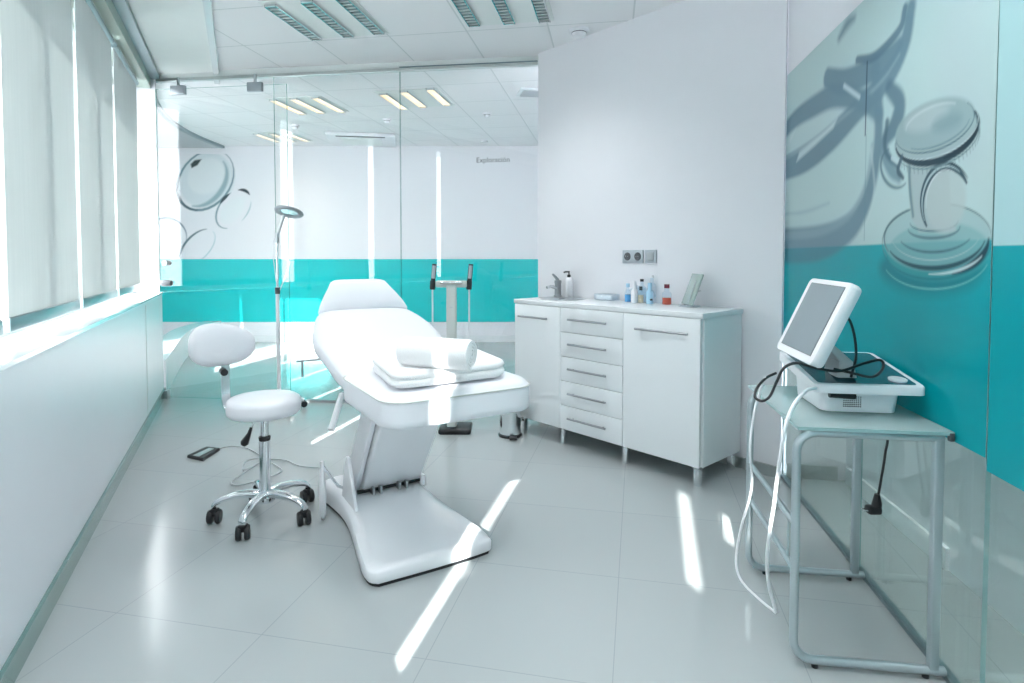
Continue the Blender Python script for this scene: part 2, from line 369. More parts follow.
# ---------------------------------------------------------------- glass partition with sliding door
def pane_panel(x0, x1, z0, z1, dy, th=0.01):
    mb = MB(); a = Vector((x0, part_y(x0) + dy, 0)); b = Vector((x1, part_y(x1) + dy, 0)); n = Vector((0.136, 0.99, 0)) * th
    V = [Vector((p.x, p.y, z)) for z in (z0, z1) for p in (a, b, b + n, a + n)]
    mb.mi = 0; mb._add(V, [[0, 1, 5, 4], [2, 3, 7, 6]]); mb.mi = 1; mb._add(V, [[1, 2, 6, 5], [3, 0, 4, 7], [0, 3, 2, 1], [4, 5, 6, 7]])
    return mb
def xa(px, dy=0.0):                  # x on the partition line seen at a pixel column
    u = (px - 512) / FPX; return u * (5.035 - 0.1376 * 2.96 + dy) / (1 + 0.1376 * u)
gp = thing('glass_partition', 'frameless clear glass partition wall behind the treatment bed', 'partition')
pane_panel(xa(276), xa(401) - .003, 0.02, 2.68, 0).build('glass_panel', [M['glass'], M['glassedge']], gp, smooth=False)
pane_panel(xa(401) + .003, A.x - 0.005, 0.02, 2.68, 0).build('glass_panel', [M['glass'], M['glassedge']], gp, smooth=False)
def bar_on(x0, x1, z0, z1, dy, w):
    a = Vector((x0, part_y(x0) + dy, 0)); b = Vector((x1, part_y(x1) + dy, 0)); n = Vector((0.136, 0.99, 0)) * w
    return MB().prism([(p.x, p.y) for p in (a, b, b + n, a + n)], z0, z1)
bar_on(-3.0, A.x - .005, 2.675, 2.70, -0.015, 0.04).build('top_rail', M['alu'], gp, smooth=False, bevel=0.002)
bar_on(xa(401), A.x - .005, 2.70, 2.707, -0.02, 0.05).build('rail_cover', M['rail'], gp, smooth=False)
bar_on(xa(305), A.x - .005, 0.0, 0.02, -0.012, 0.034).build('floor_channel', M['steel'], gp, smooth=False)
struct(bar_on(-3.0, A.x, 2.70, CE, 0.0, 0.10), 'trim_10', M['plaster'], smooth=False)
gd = thing('sliding_glass_door', 'clear sliding glass door hanging from two clamps at the end of the partition', 'door')
pane_panel(xa(163), xa(289, -.05), 0.012, 2.60, -0.055).build('glass_panel', [M['glass'], M['glassedge']], gd, smooth=False)
for px in (182, 258):
    x = xa(px, -.05); c = Vector((x, part_y(x) - 0.05, 2.585))
    h = MB().box((c.x, c.y - .004, c.z), (0.13, 0.035, 0.075), rotz(math.radians(-7.8)), bev=0.006).build('door_clamp', M['silverplastic'], gd)
    MB().lathe([(0.012, 0), (0.012, 0.07)], (c.x, c.y, c.z + 0.035), 12).build('roller', M['steel'], h)
x = xa(167, -.05); y = part_y(x) - .05
MB().lathe([(0.0, -0.05), (0.02, -0.05), (0.026, -0.03), (0.026, 0.03), (0.02, 0.05), (0.0, 0.05)], (x - .01, y, PY(167, 283, y).z), 20, axis=(1, -0.13, 0)).build('door_lock', M['darkgrey'], gd)
MB().lathe([(0.014, -0.03), (0.022, -0.03), (0.022, 0.03), (0.014, 0.03)], (x + .0, y, PY(165, 263, y).z), 20, axis=(0.13, 1, 0)).build('knob', M['grey'], gd)
MB().box((x - .02, y, 0.035), (0.03, 0.05, 0.07), None, bev=0.004).build('floor_guide', M['steel'], gd)

# sign lettering on the glass
def text(s, size, name, m, parent, loc, rot, ext=0.0006):
    cu = bpy.data.curves.new(name, 'FONT'); cu.body = s; cu.size = size; cu.extrude = ext; cu.align_x = 'CENTER'; cu.align_y = 'CENTER'
    o = bpy.data.objects.new(name, cu); COL.objects.link(o)
    bpy.context.view_layer.update()
    me = bpy.data.meshes.new_from_object(o.evaluated_get(bpy.context.evaluated_depsgraph_get()))
    bpy.data.objects.remove(o); r = bpy.data.objects.new(name, me); COL.objects.link(r)
    me.materials.clear(); me.materials.append(m); r.location = loc; r.rotation_euler = rot
    if parent: r.parent = parent
    return r
p = PP(493, 160, (0.1376, 1.0), 5.035 - 0.1376 * 2.96 - 0.004)
text('Exploración', 0.056, 'lettering', M['darkgrey'], gp, p, (math.pi / 2, 0, math.radians(-7.8)))

# ---------------------------------------------------------------- right glass wall with printed film
gw = thing('glass_wall', 'tall clear glass wall carrying the printed film on the right side', 'glass wall')
J1, J2, YE = 2.226, 1.492, -0.35
for y1, y0 in ((3.19, J1 + .002), (J1 - .002, J2 + .002), (J2 - .002, YE)):
    mb = MB(); a = Vector((gx(y1), y1, 0)); b = Vector((gx(y0), y0, 0)); n = Vector((0.99, -0.152, 0)) * 0.01
    V = [Vector((p.x, p.y, z)) for z in (0.012, 2.17) for p in (a, b, b + n, a + n)]
    mb.mi = 0; mb._add(V, [[0, 1, 5, 4], [2, 3, 7, 6]]); mb.mi = 1; mb._add(V, [[1, 2, 6, 5], [3, 0, 4, 7], [0, 3, 2, 1], [4, 5, 6, 7]])
    mb.build('glass_panel', [M['glassgreen'], M['glassedge2']], gw, smooth=False)
mb = MB(); mb.prism([(gx(3.18) - .008, 3.18), (gx(YE) - .008, YE), (gx(YE) + .02, YE), (gx(3.18) + .02, 3.18)], 0, 0.014)
mb.build('floor_channel', M['rail'], gw, smooth=False)

struct(MB().prism([(gx(3.27), 3.27), (gx(YE), YE), (gx(YE) + .1, YE), (gx(3.27) + .1, 3.27)], 2.17, CE), 'wall_bulkhead', M['wall'], smooth=False)
def lin(c):
    c = np.array(c, float) / 255.0; return np.where(c <= 0.04045, c / 12.92, ((c + 0.055) / 1.055) ** 2.4)
class Paint:
    def __init__(s, x0, x1, z0, z1, res, base):
        s.nx = int((x1 - x0) / res) + 1; s.nz = int((z1 - z0) / res) + 1
        s.xs = np.linspace(x0, x1, s.nx); s.zs = np.linspace(z0, z1, s.nz); s.X, s.Z = np.meshgrid(s.xs, s.zs)
        s.img = np.zeros((s.nz, s.nx, 3)) + np.array(base)
    def blend(s, a, c): s.img = s.img * (1 - a[..., None]) + np.array(c) * a[..., None]
    def dist(s, pts, ws):
        best = np.full(s.X.shape, 1e9)
        for (x0, z0), (x1, z1), w0, w1 in zip(pts[:-1], pts[1:], ws[:-1], ws[1:]):
            dx, dz = x1 - x0, z1 - z0; L = dx * dx + dz * dz + 1e-12
            t = np.clip(((s.X - x0) * dx + (s.Z - z0) * dz) / L, 0, 1)
            d = np.hypot(s.X - x0 - t * dx, s.Z - z0 - t * dz) - (w0 + (w1 - w0) * t) / 2
            best = np.minimum(best, d)
        return best
    def stroke(s, pts, ws, c, soft, op=1.0, sm=6):
        if sm:
            v = catmull([Vector((p[0], p[1], w)) for p, w in zip(pts, ws)], sm); pts = [(q.x, q.y) for q in v]; ws = [q.z for q in v]
        d = s.dist(pts, ws); a = np.clip(0.5 - d / soft, 0, 1); a = a * a * (3 - 2 * a) * op; s.blend(a, c)
    def fill(s, pts, c, soft, op=1.0):
        ins = np.zeros(s.X.shape, bool); n = len(pts)
        for i in range(n):
            x0, z0 = pts[i]; x1, z1 = pts[(i + 1) % n]
            if z0 == z1: continue
            ins ^= ((z0 > s.Z) != (z1 > s.Z)) & (s.X < (x1 - x0) * (s.Z - z0) / (z1 - z0) + x0)
        d = s.dist(pts + [pts[0]], [0] * (n + 1)); d = np.where(ins, -d, d); a = np.clip(0.5 - d / soft, 0, 1) * op; s.blend(a, c)
    def mesh(s, name, f, m, parent):
        V = [f(x, z) for z in s.zs for x in s.xs]
        idx = np.arange(s.nx * s.nz).reshape(s.nz, s.nx)
        F = np.stack([idx[:-1, :-1], idx[:-1, 1:], idx[1:, 1:], idx[1:, :-1]], -1).reshape(-1, 4).tolist()
        me = bpy.data.meshes.new(name); me.from_pydata(V, [], F)
        at = me.color_attributes.new('Col', 'FLOAT_COLOR', 'POINT')
        d = np.ones((s.nx * s.nz, 4), np.float32); d[:, :3] = np.clip(s.img, 0, 1).reshape(-1, 3); at.data.foreach_set('color', d.ravel())
        me.materials.append(m); o = bpy.data.objects.new(name, me); COL.objects.link(o)
        if parent: o.parent = parent
        return o
def G(px, py):                       # photo point -> (distance along the glass from the white wall, height)
    r = ray(px, py); t = 0.985 / (r.x - 0.1535 * r.y); return ((3.19 - r.y * t), CAMH + r.z * t)
def gw_(px, py, wpx):                # width in metres for a width in photo pixels at that place
    a = G(px, py); return abs(G(px + 0, py - wpx / 2)[1] - G(px, py + wpx / 2)[1])
u2 = 3.19 - J2
pt = Paint(0.0, u2, 0.686, 2.17, 0.0042, lin((186, 208, 208)))
D1 = lin((104, 136, 152)); D2 = lin((84, 118, 136)); D3 = lin((140, 166, 176)); LT = lin((200, 216, 218)); SH = lin((150, 178, 186))
def st(P, c, soft, op=1.0):
    pt.stroke([G(a, b) for a, b, w in P], [gw_(a, b, w) for a, b, w in P], c, soft, op)
def fl(P, c, soft, op=1.0): pt.fill([G(a, b) for a, b in P], c, soft, op)
# pale variations
st([(800, 130, 40), (850, 100, 50)], lin((194, 212, 214)), 0.15, 0.6)
st([(960, 40, 90), (970, 140, 70)], lin((182, 198, 202)), 0.2, 0.6)
st([(930, 200, 50), (950, 230, 50)], lin((196, 206, 206)), 0.1, 0.5)
# dark blotch at the top and the thick tubes
st([(840, 38, 6), (848, 24, 11), (855, 18, 6)], D1, 0.05, 0.9)
st([(776, 246, 34), (815, 244, 36), (845, 232, 30), (862, 212, 24), (873, 180, 20), (879, 140, 18), (879, 100, 18), (876, 70, 20)], D1, 0.035, 0.95)
st([(778, 236, 8), (815, 233, 9), (842, 222, 8), (858, 204, 7), (868, 178, 6), (873, 145, 5)], D3, 0.03, 0.7)
st([(872, 150, 5), (875, 195, 4), (864, 232, 3)], LT, 0.02, 0.4)
st([(776, 172, 22), (805, 160, 26), (832, 138, 28), (860, 108, 26), (888, 78, 26), (905, 45, 22), (912, 8, 18)], D1, 0.03, 0.95)
st([(783, 160, 5), (812, 142, 6), (845, 116, 5), (880, 84, 5), (900, 55, 4)], D3, 0.02, 0.75)
st([(778, 140, 14), (795, 120, 18), (815, 106, 22), (835, 96, 24), (862, 100, 22), (880, 115, 16)], D1, 0.035, 0.95)
st([(828, 78, 20), (845, 82, 26), (865, 74, 26), (885, 62, 24), (900, 44, 14)], D1, 0.03, 0.95)
st([(858, 60, 8), (876, 56, 10), (900, 30, 10), (906, 8, 10)], D2, 0.02, 0.9)
st([(845, 86, 5), (860, 97, 5)], LT, 0.02, 0.9)
fl([(800, 152), (826, 130), (838, 118), (834, 128), (815, 146), (797, 162)], LT, 0.02, 0.9)
fl([(782, 150), (797, 128), (790, 146)], LT, 0.02, 0.7)
st([(890, 88, 16), (900, 102, 22), (897, 122, 24), (886, 140, 16)], D2, 0.03, 0.9)
st([(868, 62, 2.2), (867, 100, 2.4), (866, 135, 2.0)], lin((30, 66, 88)), 0.008, 1.0)
st([(867, 135, 1.2), (865, 240, 1.2)], lin((96, 140, 150)), 0.008, 0.7)
st([(884, 150, 18), (892, 170, 14), (900, 178, 10)], D1, 0.03, 0.85)
st([(888, 122, 8), (886, 150, 7), (898, 166, 7)], lin((70, 104, 120)), 0.02, 0.85)
st([(893, 158, 5), (901, 164, 5)], LT, 0.01, 0.8)
st([(785, 214, 2), (805, 212, 3), (830, 203, 2)], SH, 0.03, 0.7)
# teal band of the print
zt = 1.245
a_ = np.clip((zt - pt.Z) / 0.008 + 0.5, 0, 1)
band = lin((0, 168, 178)); tube_mask = np.clip((pt.img.sum(-1) - D1.sum()) / (lin((186, 208, 208)).sum() - D1.sum()), 0, 1)
bimg = band[None, None] * (0.35 + 0.65 * tube_mask[..., None]) + (lin((70, 110, 130)) * (1 - tube_mask[..., None]) * 0.75)
pt.img = pt.img * (1 - a_[..., None]) + bimg * a_[..., None]
pt.img = np.where(pt.Z[..., None] > zt, pt.img * 1.12, pt.img)
# the metal chest-piece: lower disc, stem, ring and upper disc
def ell(cx, cy, rx, ry, rot, a0, a1, n=28):
    out = []
    for i in range(n + 1):
        t = math.radians(a0 + (a1 - a0) * i / n); x_ = rx * math.cos(t); y_ = ry * math.sin(t); c, s_ = math.cos(rot), math.sin(rot)
        out.append((cx + x_ * c - y_ * s_, cy + x_ * s_ + y_ * c))
    return out
def ring(cx, cy, rx, ry, rot, a0, a1, w, c, soft, op=1.0):
    P = ell(cx, cy, rx, ry, rot, a0, a1); n = len(P)
    W_ = [w * (0.25 + 0.75 * math.sin(math.pi * i / (n - 1))) for i in range(n)]
    pt.stroke([G(*q) for q in P], [gw_(q[0], q[1], ww) for q, ww in zip(P, W_)], c, soft, op, sm=0)
def disc(cx, cy, rx, ry, rot, c, soft, op=1.0): pt.fill([G(*q) for q in ell(cx, cy, rx, ry, rot, 0, 360, 40)][:-1], c, soft, op)
disc(932, 268, 52, 27, 0.0, lin((0, 96, 108)), 0.05, 0.55)
disc(940, 252, 52, 30, -0.05, lin((60, 168, 172)), 0.012, 0.55)
disc(938, 238, 54, 33, -0.08, lin((150, 188, 190)), 0.012, 0.55)
ring(938, 240, 55, 36, -0.08, 160, 370, 2.2, lin((110, 140, 146)), 0.006)
ring(938, 243, 55, 36, -0.08, 5, 175, 2.6, lin((20, 130, 140)), 0.008)
ring(937, 237, 50, 31, -0.08, 15, 160, 5.0, lin((30, 78, 90)), 0.008)
ring(937, 240, 53, 36, -0.08, 5, 75, 9.0, lin((24, 66, 80)), 0.01)
ring(937, 233, 45, 27, -0.08, 20, 170, 1.4, lin((170, 200, 202)), 0.006)
ring(937, 256, 54, 33, -0.05, 20, 160, 1.6, lin((120, 205, 205)), 0.008)
fl([(908, 158), (912, 218), (920, 232), (958, 232), (952, 216), (950, 160)], lin((178, 196, 198)), 0.012, 1)
ring(935, 228, 26, 10, -0.05, 0, 180, 3.0, lin((90, 126, 136)), 0.008)
ring(935, 222, 24, 9, -0.05, 0, 180, 1.6, lin((70, 108, 120)), 0.008)
st([(910, 162, 4), (911, 190, 5), (914, 216, 4)], lin((110, 142, 150)), 0.012, .9)
fl([(q[0], q[1]) for q in ell(947, 200, 20, 33, 0.1, 0, 360, 30)][:-1], lin((190, 204, 204)), 0.02, .8)
ring(947, 203, 24, 37, 0.05, 140, 325, 11.0, lin((52, 82, 96)), 0.006)
ring(947, 203, 24, 37, 0.05, 150, 300, 3.0, lin((178, 200, 204)), 0.005)
ring(947, 203, 27, 40, 0.05, 230, 320, 2.0, lin((30, 62, 76)), 0.005)
disc(938, 134, 45, 26, -0.42, lin((140, 164, 170)), 0.01)
disc(938, 138, 44, 24, -0.42, lin((176, 196, 198)), 0.012, .7)
disc(936, 124, 42, 23, -0.42, lin((158, 182, 186)), 0.015)
disc(928, 118, 24, 11, -0.42, lin((186, 202, 204)), 0.03, .8)
disc(948, 122, 16, 8, -0.42, lin((132, 160, 168)), 0.03, .7)
ring(938, 133, 44, 26, -0.42, -10, 185, 9.0, lin((36, 66, 80)), 0.006)
ring(938, 131, 44, 24, -0.42, 0, 180, 1.8, lin((196, 212, 214)), 0.005)
ring(936, 126, 42, 23, -0.42, -20, 180, 1.6, lin((70, 104, 116)), 0.006)
ring(939, 140, 44, 25, -0.42, 10, 170, 2.0, lin((120, 146, 152)), 0.006)
ring(896, 168, 14, 20, -0.2, 60, 260, 4.0, lin((80, 116, 130)), 0.015, .9)
for k_ in range(26):
    a_k = math.radians(8 + 165 * k_ / 25); x_, y_ = 44 * math.cos(a_k), 25 * math.sin(a_k); c_, s_ = math.cos(-0.42), math.sin(-0.42)
    q_ = (939 + x_ * c_ - y_ * s_, 141 + x_ * s_ + y_ * c_); st([(q_[0], q_[1] - 2, 1.2), (q_[0] + .6, q_[1] + 4, 1.0)], lin((96, 124, 134)), 0.006, .7)
ring(938, 134, 44, 25, -0.42, 25, 95, 5.0, lin((16, 44, 58)), 0.006)
ring(937, 128, 36, 17, -0.42, 20, 150, 1.6, lin((112, 140, 150)), 0.008)
ring(935, 120, 30, 13, -0.42, 190, 330, 2.0, lin((206, 218, 220)), 0.015)
ring(937, 232, 38, 20, -0.08, 30, 160, 2.4, lin((64, 104, 118)), 0.010)
ring(937, 244, 52, 30, -0.06, 30, 100, 3.0, lin((206, 226, 228)), 0.008)
ring(938, 236, 53, 33, -0.08, 160, 240, 3.0, lin((88, 120, 130)), 0.01)
ring(947, 203, 20, 33, 0.05, 170, 290, 2.0, lin((214, 224, 226)), 0.006)
st([(903, 156, 4), (899, 170, 7), (904, 178, 4)], lin((60, 92, 108)), 0.012, .9)
def gpos(u_, z, off=-0.003):
    y = 3.19 - u_; return (gx(y) + off, y, z)
fm = thing('printed_film', 'printed film of grey tubes and a metal disc over a teal band', 'wall graphic')
pt.mesh('film_print', gpos, M['mural'], fm)
# plain film panel beyond the joint
p2 = Paint(u2 + 0.006, 3.19 - YE, 0.655, 2.17, 0.03, lin((176, 212, 216)))
zs = [0.655] + list(np.arange(0.70, 1.21, 0.05)) + [1.226, 1.230] + list(np.arange(1.28, 2.17, 0.1)) + [2.17]
p2.zs = np.array(zs); p2.nz = len(zs); p2.X, p2.Z = np.meshgrid(p2.xs, p2.zs); p2.img = np.zeros((p2.nz, p2.nx, 3)) + lin((184, 220, 224))
p2.img[p2.Z < 1.228] = lin((0, 168, 178))
f2 = p2.mesh('plain_film', gpos, M['mural'], None)
tag(f2, 'plain pale aqua film with a teal band at the photo edge of the glass wall', 'wall graphic')

# print on the far wall
def FW(px, py):
    q = PY(px, py, 8.285); return (q.x, q.z)
a0, a1 = FW(158, 260), FW(300, 153)
pt = Paint(-5.5, a1[0], 1.172, 2.64, 0.011, (0.83, 0.835, 0.87))
def G(px, py): return FW(px, py)
def gw_(px, py, wpx): return wpx * 8.285 / FPX
def ring2(*a): ring(*a)
disc(206, 180, 29, 27, -0.7, lin((208, 220, 224)), 0.05, .8)
disc(206, 176, 20, 17, -0.7, lin((228, 234, 236)), 0.05, .8)
ring(205, 180, 33, 25, -0.9, 0, 360, 2.6, lin((110, 140, 150)), 0.02)
ring(205, 180, 33, 25, -0.9, 150, 250, 2.6, lin((50, 80, 92)), 0.02)
ring(203, 181, 28, 20, -0.9, 10, 160, 5.0, lin((150, 176, 184)), 0.04)
fl([(190, 164), (194, 160), (201, 159), (197, 165), (191, 168)], lin((16, 46, 50)), 0.02, 1)
ring(233, 209, 22, 14, -0.9, 150, 300, 1.8, lin((120, 150, 158)), 0.02)
ring(233, 209, 22, 14, -0.9, 40, 100, 1.4, lin((180, 200, 206)), 0.02)
ring(233, 209, 22, 14, -0.9, 325, 375, 3.2, lin((20, 44, 54)), 0.015)
ring(233, 209, 22, 14, -0.9, 260, 295, 3.0, lin((40, 66, 76)), 0.015)
disc(232, 210, 16, 9, -0.9, lin((232, 238, 240)), 0.04, .9)
ring(197, 247, 22, 12, -0.8, 180, 330, 2.2, lin((90, 116, 126)), 0.02)
ring(197, 247, 22, 12, -0.8, 0, 170, 1.2, lin((180, 204, 210)), 0.02)
ring(166, 236, 20, 18, 0.2, 180, 360, 2.0, lin((110, 130, 146)), 0.02)
fm2 = thing('wall_mural', 'faint print of round lens outlines on the far wall beyond the sliding door', 'mural')
pt.mesh('mural_print', lambda u_, z: (u_, 8.300, z), M['wallmural'], fm2)

# ================================================================== ceiling fittings
def louvre_fixture(ends, length, direction, warm, label, group, z=CE, watt=0.9):
    e = [Vector((x, y, 0)) for x, y in ends]; d = Vector(direction).normalized(); c = (e[0] + e[-1]) / 2 - d * length / 2
    ang = math.atan2(d.y, d.x) - math.pi / 2
    t = thing('louvre_ceiling_light', label, 'ceiling light', (c.x, c.y, z), ang, group)
    Ri = rotz(-ang); w = (e[-1] - e[0]).length
    MB().box((0, 0, -0.004), (w + 0.12, length + 0.02, 0.006)).build('panel', M['plaster'], t, smooth=False, bevel=0.001)
    for q in e:
        lc = Ri @ (q - d * length / 2 - c)
        s = MB().box((lc.x - 0.036, lc.y, -0.012), (0.006, length - .03, 0.022)).box((lc.x + 0.036, lc.y, -0.012), (0.006, length - .03, 0.022))
        s.box((lc.x, lc.y + length / 2 - .018, -0.012), (0.078, 0.006, 0.022)).box((lc.x, lc.y - length / 2 + .018, -0.012), (0.078, 0.006, 0.022))
        lo = s.build('louvre', M['chrome'], t, smooth=False)
        MB().box((lc.x, lc.y, -0.0085), (0.064, length - .045, 0.002)).build('lamp', M['lamp_warm'] if warm else M['darktile'], lo, smooth=False)
        f = MB(); n = 13
        for i in range(n):
            f.box((lc.x, lc.y - length / 2 + 0.03 + (length - 0.06) * i / (n - 1), -0.013), (0.066, 0.003, 0.010), Matrix.Rotation(0.25, 3, 'X') if 0 else None)
        f.build('louvre_fins', M['lacquer'], lo, smooth=False)
        ld = bpy.data.lights.new('tube_light', 'AREA'); ld.shape = 'RECTANGLE'; ld.size = 0.06; ld.size_y = length - .05; ld.energy = watt
        ld.spread = math.radians(112); ld.color = (1.0, 0.86, 0.66) if warm else (0.97, 0.99, 1.0)
        lo_ = bpy.data.objects.new('tube_light', ld); COL.objects.link(lo_); lo_.parent = lo; lo_.location = (lc.x, lc.y, -0.0235)
    return t
M['darktile'] = mat('louvre_reflector', (0.22, 0.30, 0.30), 0.3, metal=0.5)
dl = (0.104, 0.576, 0)
louvre_fixture([(-1.374, 4.235), (-1.132, 4.179), (-.91, 4.124)], 0.60, dl, False, 'three-strip louvred ceiling light above the treatment bed', 'ceiling lights of the treatment room')
louvre_fixture([(-.246, 3.984), (-.013, 3.95), (.216, 3.917)], 0.60, dl, False, 'three-strip louvred ceiling light beside the smoke detector', 'ceiling lights of the treatment room')
wl = [([(276, 101), (304, 113)], [(298, 100), (323, 112)], [(319, 97), (343, 111)], 'warm lit louvred light beyond the glass, above the magnifying lamp'),
      ([(385, 91), (405, 108)], [(408, 91), (424, 106)], [(432, 89), (448, 104)], 'warm lit louvred light beyond the glass, near the middle of the partition')]
for s1, s2, s3, lb in wl:
    ends = [(PH(*s[1], CE).x, PH(*s[1], CE).y) for s in (s1, s2, s3)]
    louvre_fixture(ends, 0.60, dl, True, lb, 'warm ceiling lights beyond the partition', watt=0.6)
e = [PH(px, 148, CE) for px in (294, 308, 322)]
louvre_fixture([(p.x, 7.95 - .1 * (p.x - e[0].x)) for p in e], 0.55, dl, True, 'small lit louvred light farthest off beside the air cassette', 'warm ceiling lights beyond the partition', watt=0.3)
for dx_, dy_, lb in ((0.0, 0.0, 'unseen louvred light added for fill behind the first one, nearer the camera'), (0.4, -1.8, 'unseen louvred light added for fill above and behind the camera'), (1.6, -3.4, 'unseen louvred light added for fill in the corner behind the camera')):  # out-of-view fixtures added to brighten the room
    louvre_fixture([(-1.0 + dx_, 1.9 + dy_), (-.78 + dx_, 1.865 + dy_), (-.555 + dx_, 1.83 + dy_)], 0.60, dl, False, lb, 'ceiling lights of the treatment room', watt=0.8 if dx_ == 0 else 2.2)
louvre_fixture([(0.15, 1.9), (.37, 1.865), (.595, 1.83)], 0.60, dl, False, 'unseen louvred light added for fill above the front of the cabinet side', 'ceiling lights of the treatment room', watt=1.6)  # one more out-of-view fixture added as fill
t = thing('added_fill_strip', 'unseen fill strip added to brighten the gap behind the glass wall', 'ceiling light', (gx(1.5) + 0.27, 1.5, CE), math.radians(-8))  # lamp added out of sight above the bulkhead to lift the dark gap
MB().box((0, 0, -0.02), (0.09, 1.6, 0.04), bev=0.006).build('housing', M['plastic'], t)
sl = MB().box((0, 0, -0.042), (0.06, 1.5, 0.006)).build('diffuser', M['fill_lamp'], t, smooth=False)
ld = bpy.data.lights.new('tube_light', 'AREA'); ld.shape = 'RECTANGLE'; ld.size = 0.06; ld.size_y = 1.5; ld.energy = 8.0; ld.color = (1.0, 0.97, 0.90)
lo_ = bpy.data.objects.new('tube_light', ld); COL.objects.link(lo_); lo_.parent = sl; lo_.location = (0, 0, -0.047)
# smoke detectors
def detector(px, py, r, label, m=None, z=CE):
    p = PH(px, py, z)
    t = thing('smoke_detector', label, 'smoke detector', (p.x, p.y, z), 0, 'round ceiling detectors')
    MB().lathe([(r, 0), (r, -0.012), (r * .9, -0.02), (0.0, -0.02)], n=28).build('base', M['plastic'], t)
    MB().lathe([(r * .72, -0.02), (r * .72, -0.028), (r * .6, -0.045), (0.0, -0.052)], n=28).build('sensor_dome', m or M['plastic'], t)
    MB().lathe([(r * .74, -0.019), (r * .74, -0.024), (0.0, -0.024)], n=28).build('gap_ring', M['darkgrey'], t)
detector(579, 30, 0.07, 'white domed smoke detector on the ceiling of the treatment room')
detector(295, 125, 0.05, 'small dark-rimmed detector on the ceiling beyond the glass, over the magnifying lamp')
detector(387, 119, 0.05, 'small detector beyond the glass below the lit louvred lights')
detector(487, 113, 0.05, 'small detector beyond the glass nearest the white wall')
p = PH(532, 92, CE)
t = thing('ceiling_vent', 'small square grey vent in the ceiling beyond the glass next to the white wall', 'vent', (p.x, p.y, CE), 0.17)
MB().box((0, 0, -0.006), (0.26, 0.26, 0.012), bev=0.003).build('frame', M['plastic'], t)
f = MB(); [f.box((0, -0.09 + 0.03 * i, -0.016), (0.2, 0.008, 0.012)) for i in range(7)]; f.build('slats', M['grey'], t, smooth=False)
p = PH(484, 141, CE); p.y = min(p.y, 8.0)
t = thing('spot_light', 'tiny warm spotlight in the far ceiling above the lettering', 'spotlight', (p.x, p.y, CE))
MB().lathe([(0.05, 0), (0.05, -0.02), (0.04, -0.02)], n=20).build('rim', M['plastic'], t)
MB().lathe([(0.038, -0.012), (0.0, -0.014)], n=20).build('bulb', M['lamp_warm'], t)
t = thing('air_cassette', 'flat square ceiling air unit with a dark slot near the far wall', 'air conditioner', (-1.95, 7.75, CE - .004), 0.17)
MB().box((0, 0, -0.02), (0.85, 0.75, 0.04), bev=0.01).build('housing', M['plastic'], t)
MB().box((0, -0.31, -0.042), (0.6, 0.04, 0.008)).build('air_slot', M['darkgrey'], t, smooth=False)
MB().box((0, 0.0, -0.043), (0.5, 0.46, 0.01), bev=0.003).build('intake_grille', M['plaster'], t)

# ================================================================== treatment bed
BO = Vector((-0.168, 2.09, 0)); BA = math.radians(31.5)
bed = thing('treatment_bed', 'white padded treatment bed with raised backrest and a flared pedestal base', 'treatment bed', BO, BA)
def cushion_loft(st_, nx=20, e=3.2):
    """stations (y, z, tangent angle, half width, thickness); cross-section a superellipse with a fuller top"""
    rings = []
    for y, z, a, w, th in st_:
        r = []
        for i in range(nx * 2):
            t = 2 * math.pi * i / (nx * 2); c, s_ = math.cos(t), math.sin(t)
            X = w * math.copysign(abs(c) ** (2 / e / 1.6), c); N = th / 2 * math.copysign(abs(s_) ** (2 / e), s_)
            r.append(Vector((X, y - N * math.sin(a), z + N * math.cos(a))))
        rings.append(r)
    return MB().loft(rings)
# seat / foot cushion from rounded-rectangle layers
def layer_cushion(w, y0, y1, zs_ins, r):
    rings = []
    for z, ins in zs_ins:
        ro = rrect(w - 2 * ins, (y1 - y0) - 2 * ins, max(r - ins * .6, 0.02), 7)
        rings.append([Vector((x + 0.016, y + (y0 + y1) / 2, z)) for x, y in ro])
    return MB().loft(rings)
seat = layer_cushion(0.61, 0.0, 0.60, [(0.617, 0.03), (0.613, 0.018), (0.614, 0.006), (0.62, 0.001), (0.64, 0.0), (0.695, 0.0), (0.7055, 0.001), (0.707, 0.005), (0.714, 0.008), (0.726, 0.022), (0.733, 0.05), (0.738, 0.10), (0.741, 0.16)], 0.10).build('seat_cushion', M['leather'], bed, ang=80)
ro = rrect(0.611, 0.601, 0.10, 8); MB().tube([Vector((x + .016, y + 0.30, 0.7065)) for x, y in ro] + [Vector((ro[0][0] + .016, ro[0][1] + .30, 0.7065))], 0.0028, 6).build('piping', M['leather_seam'] if 'leather_seam' in M else M['beige'], seat)
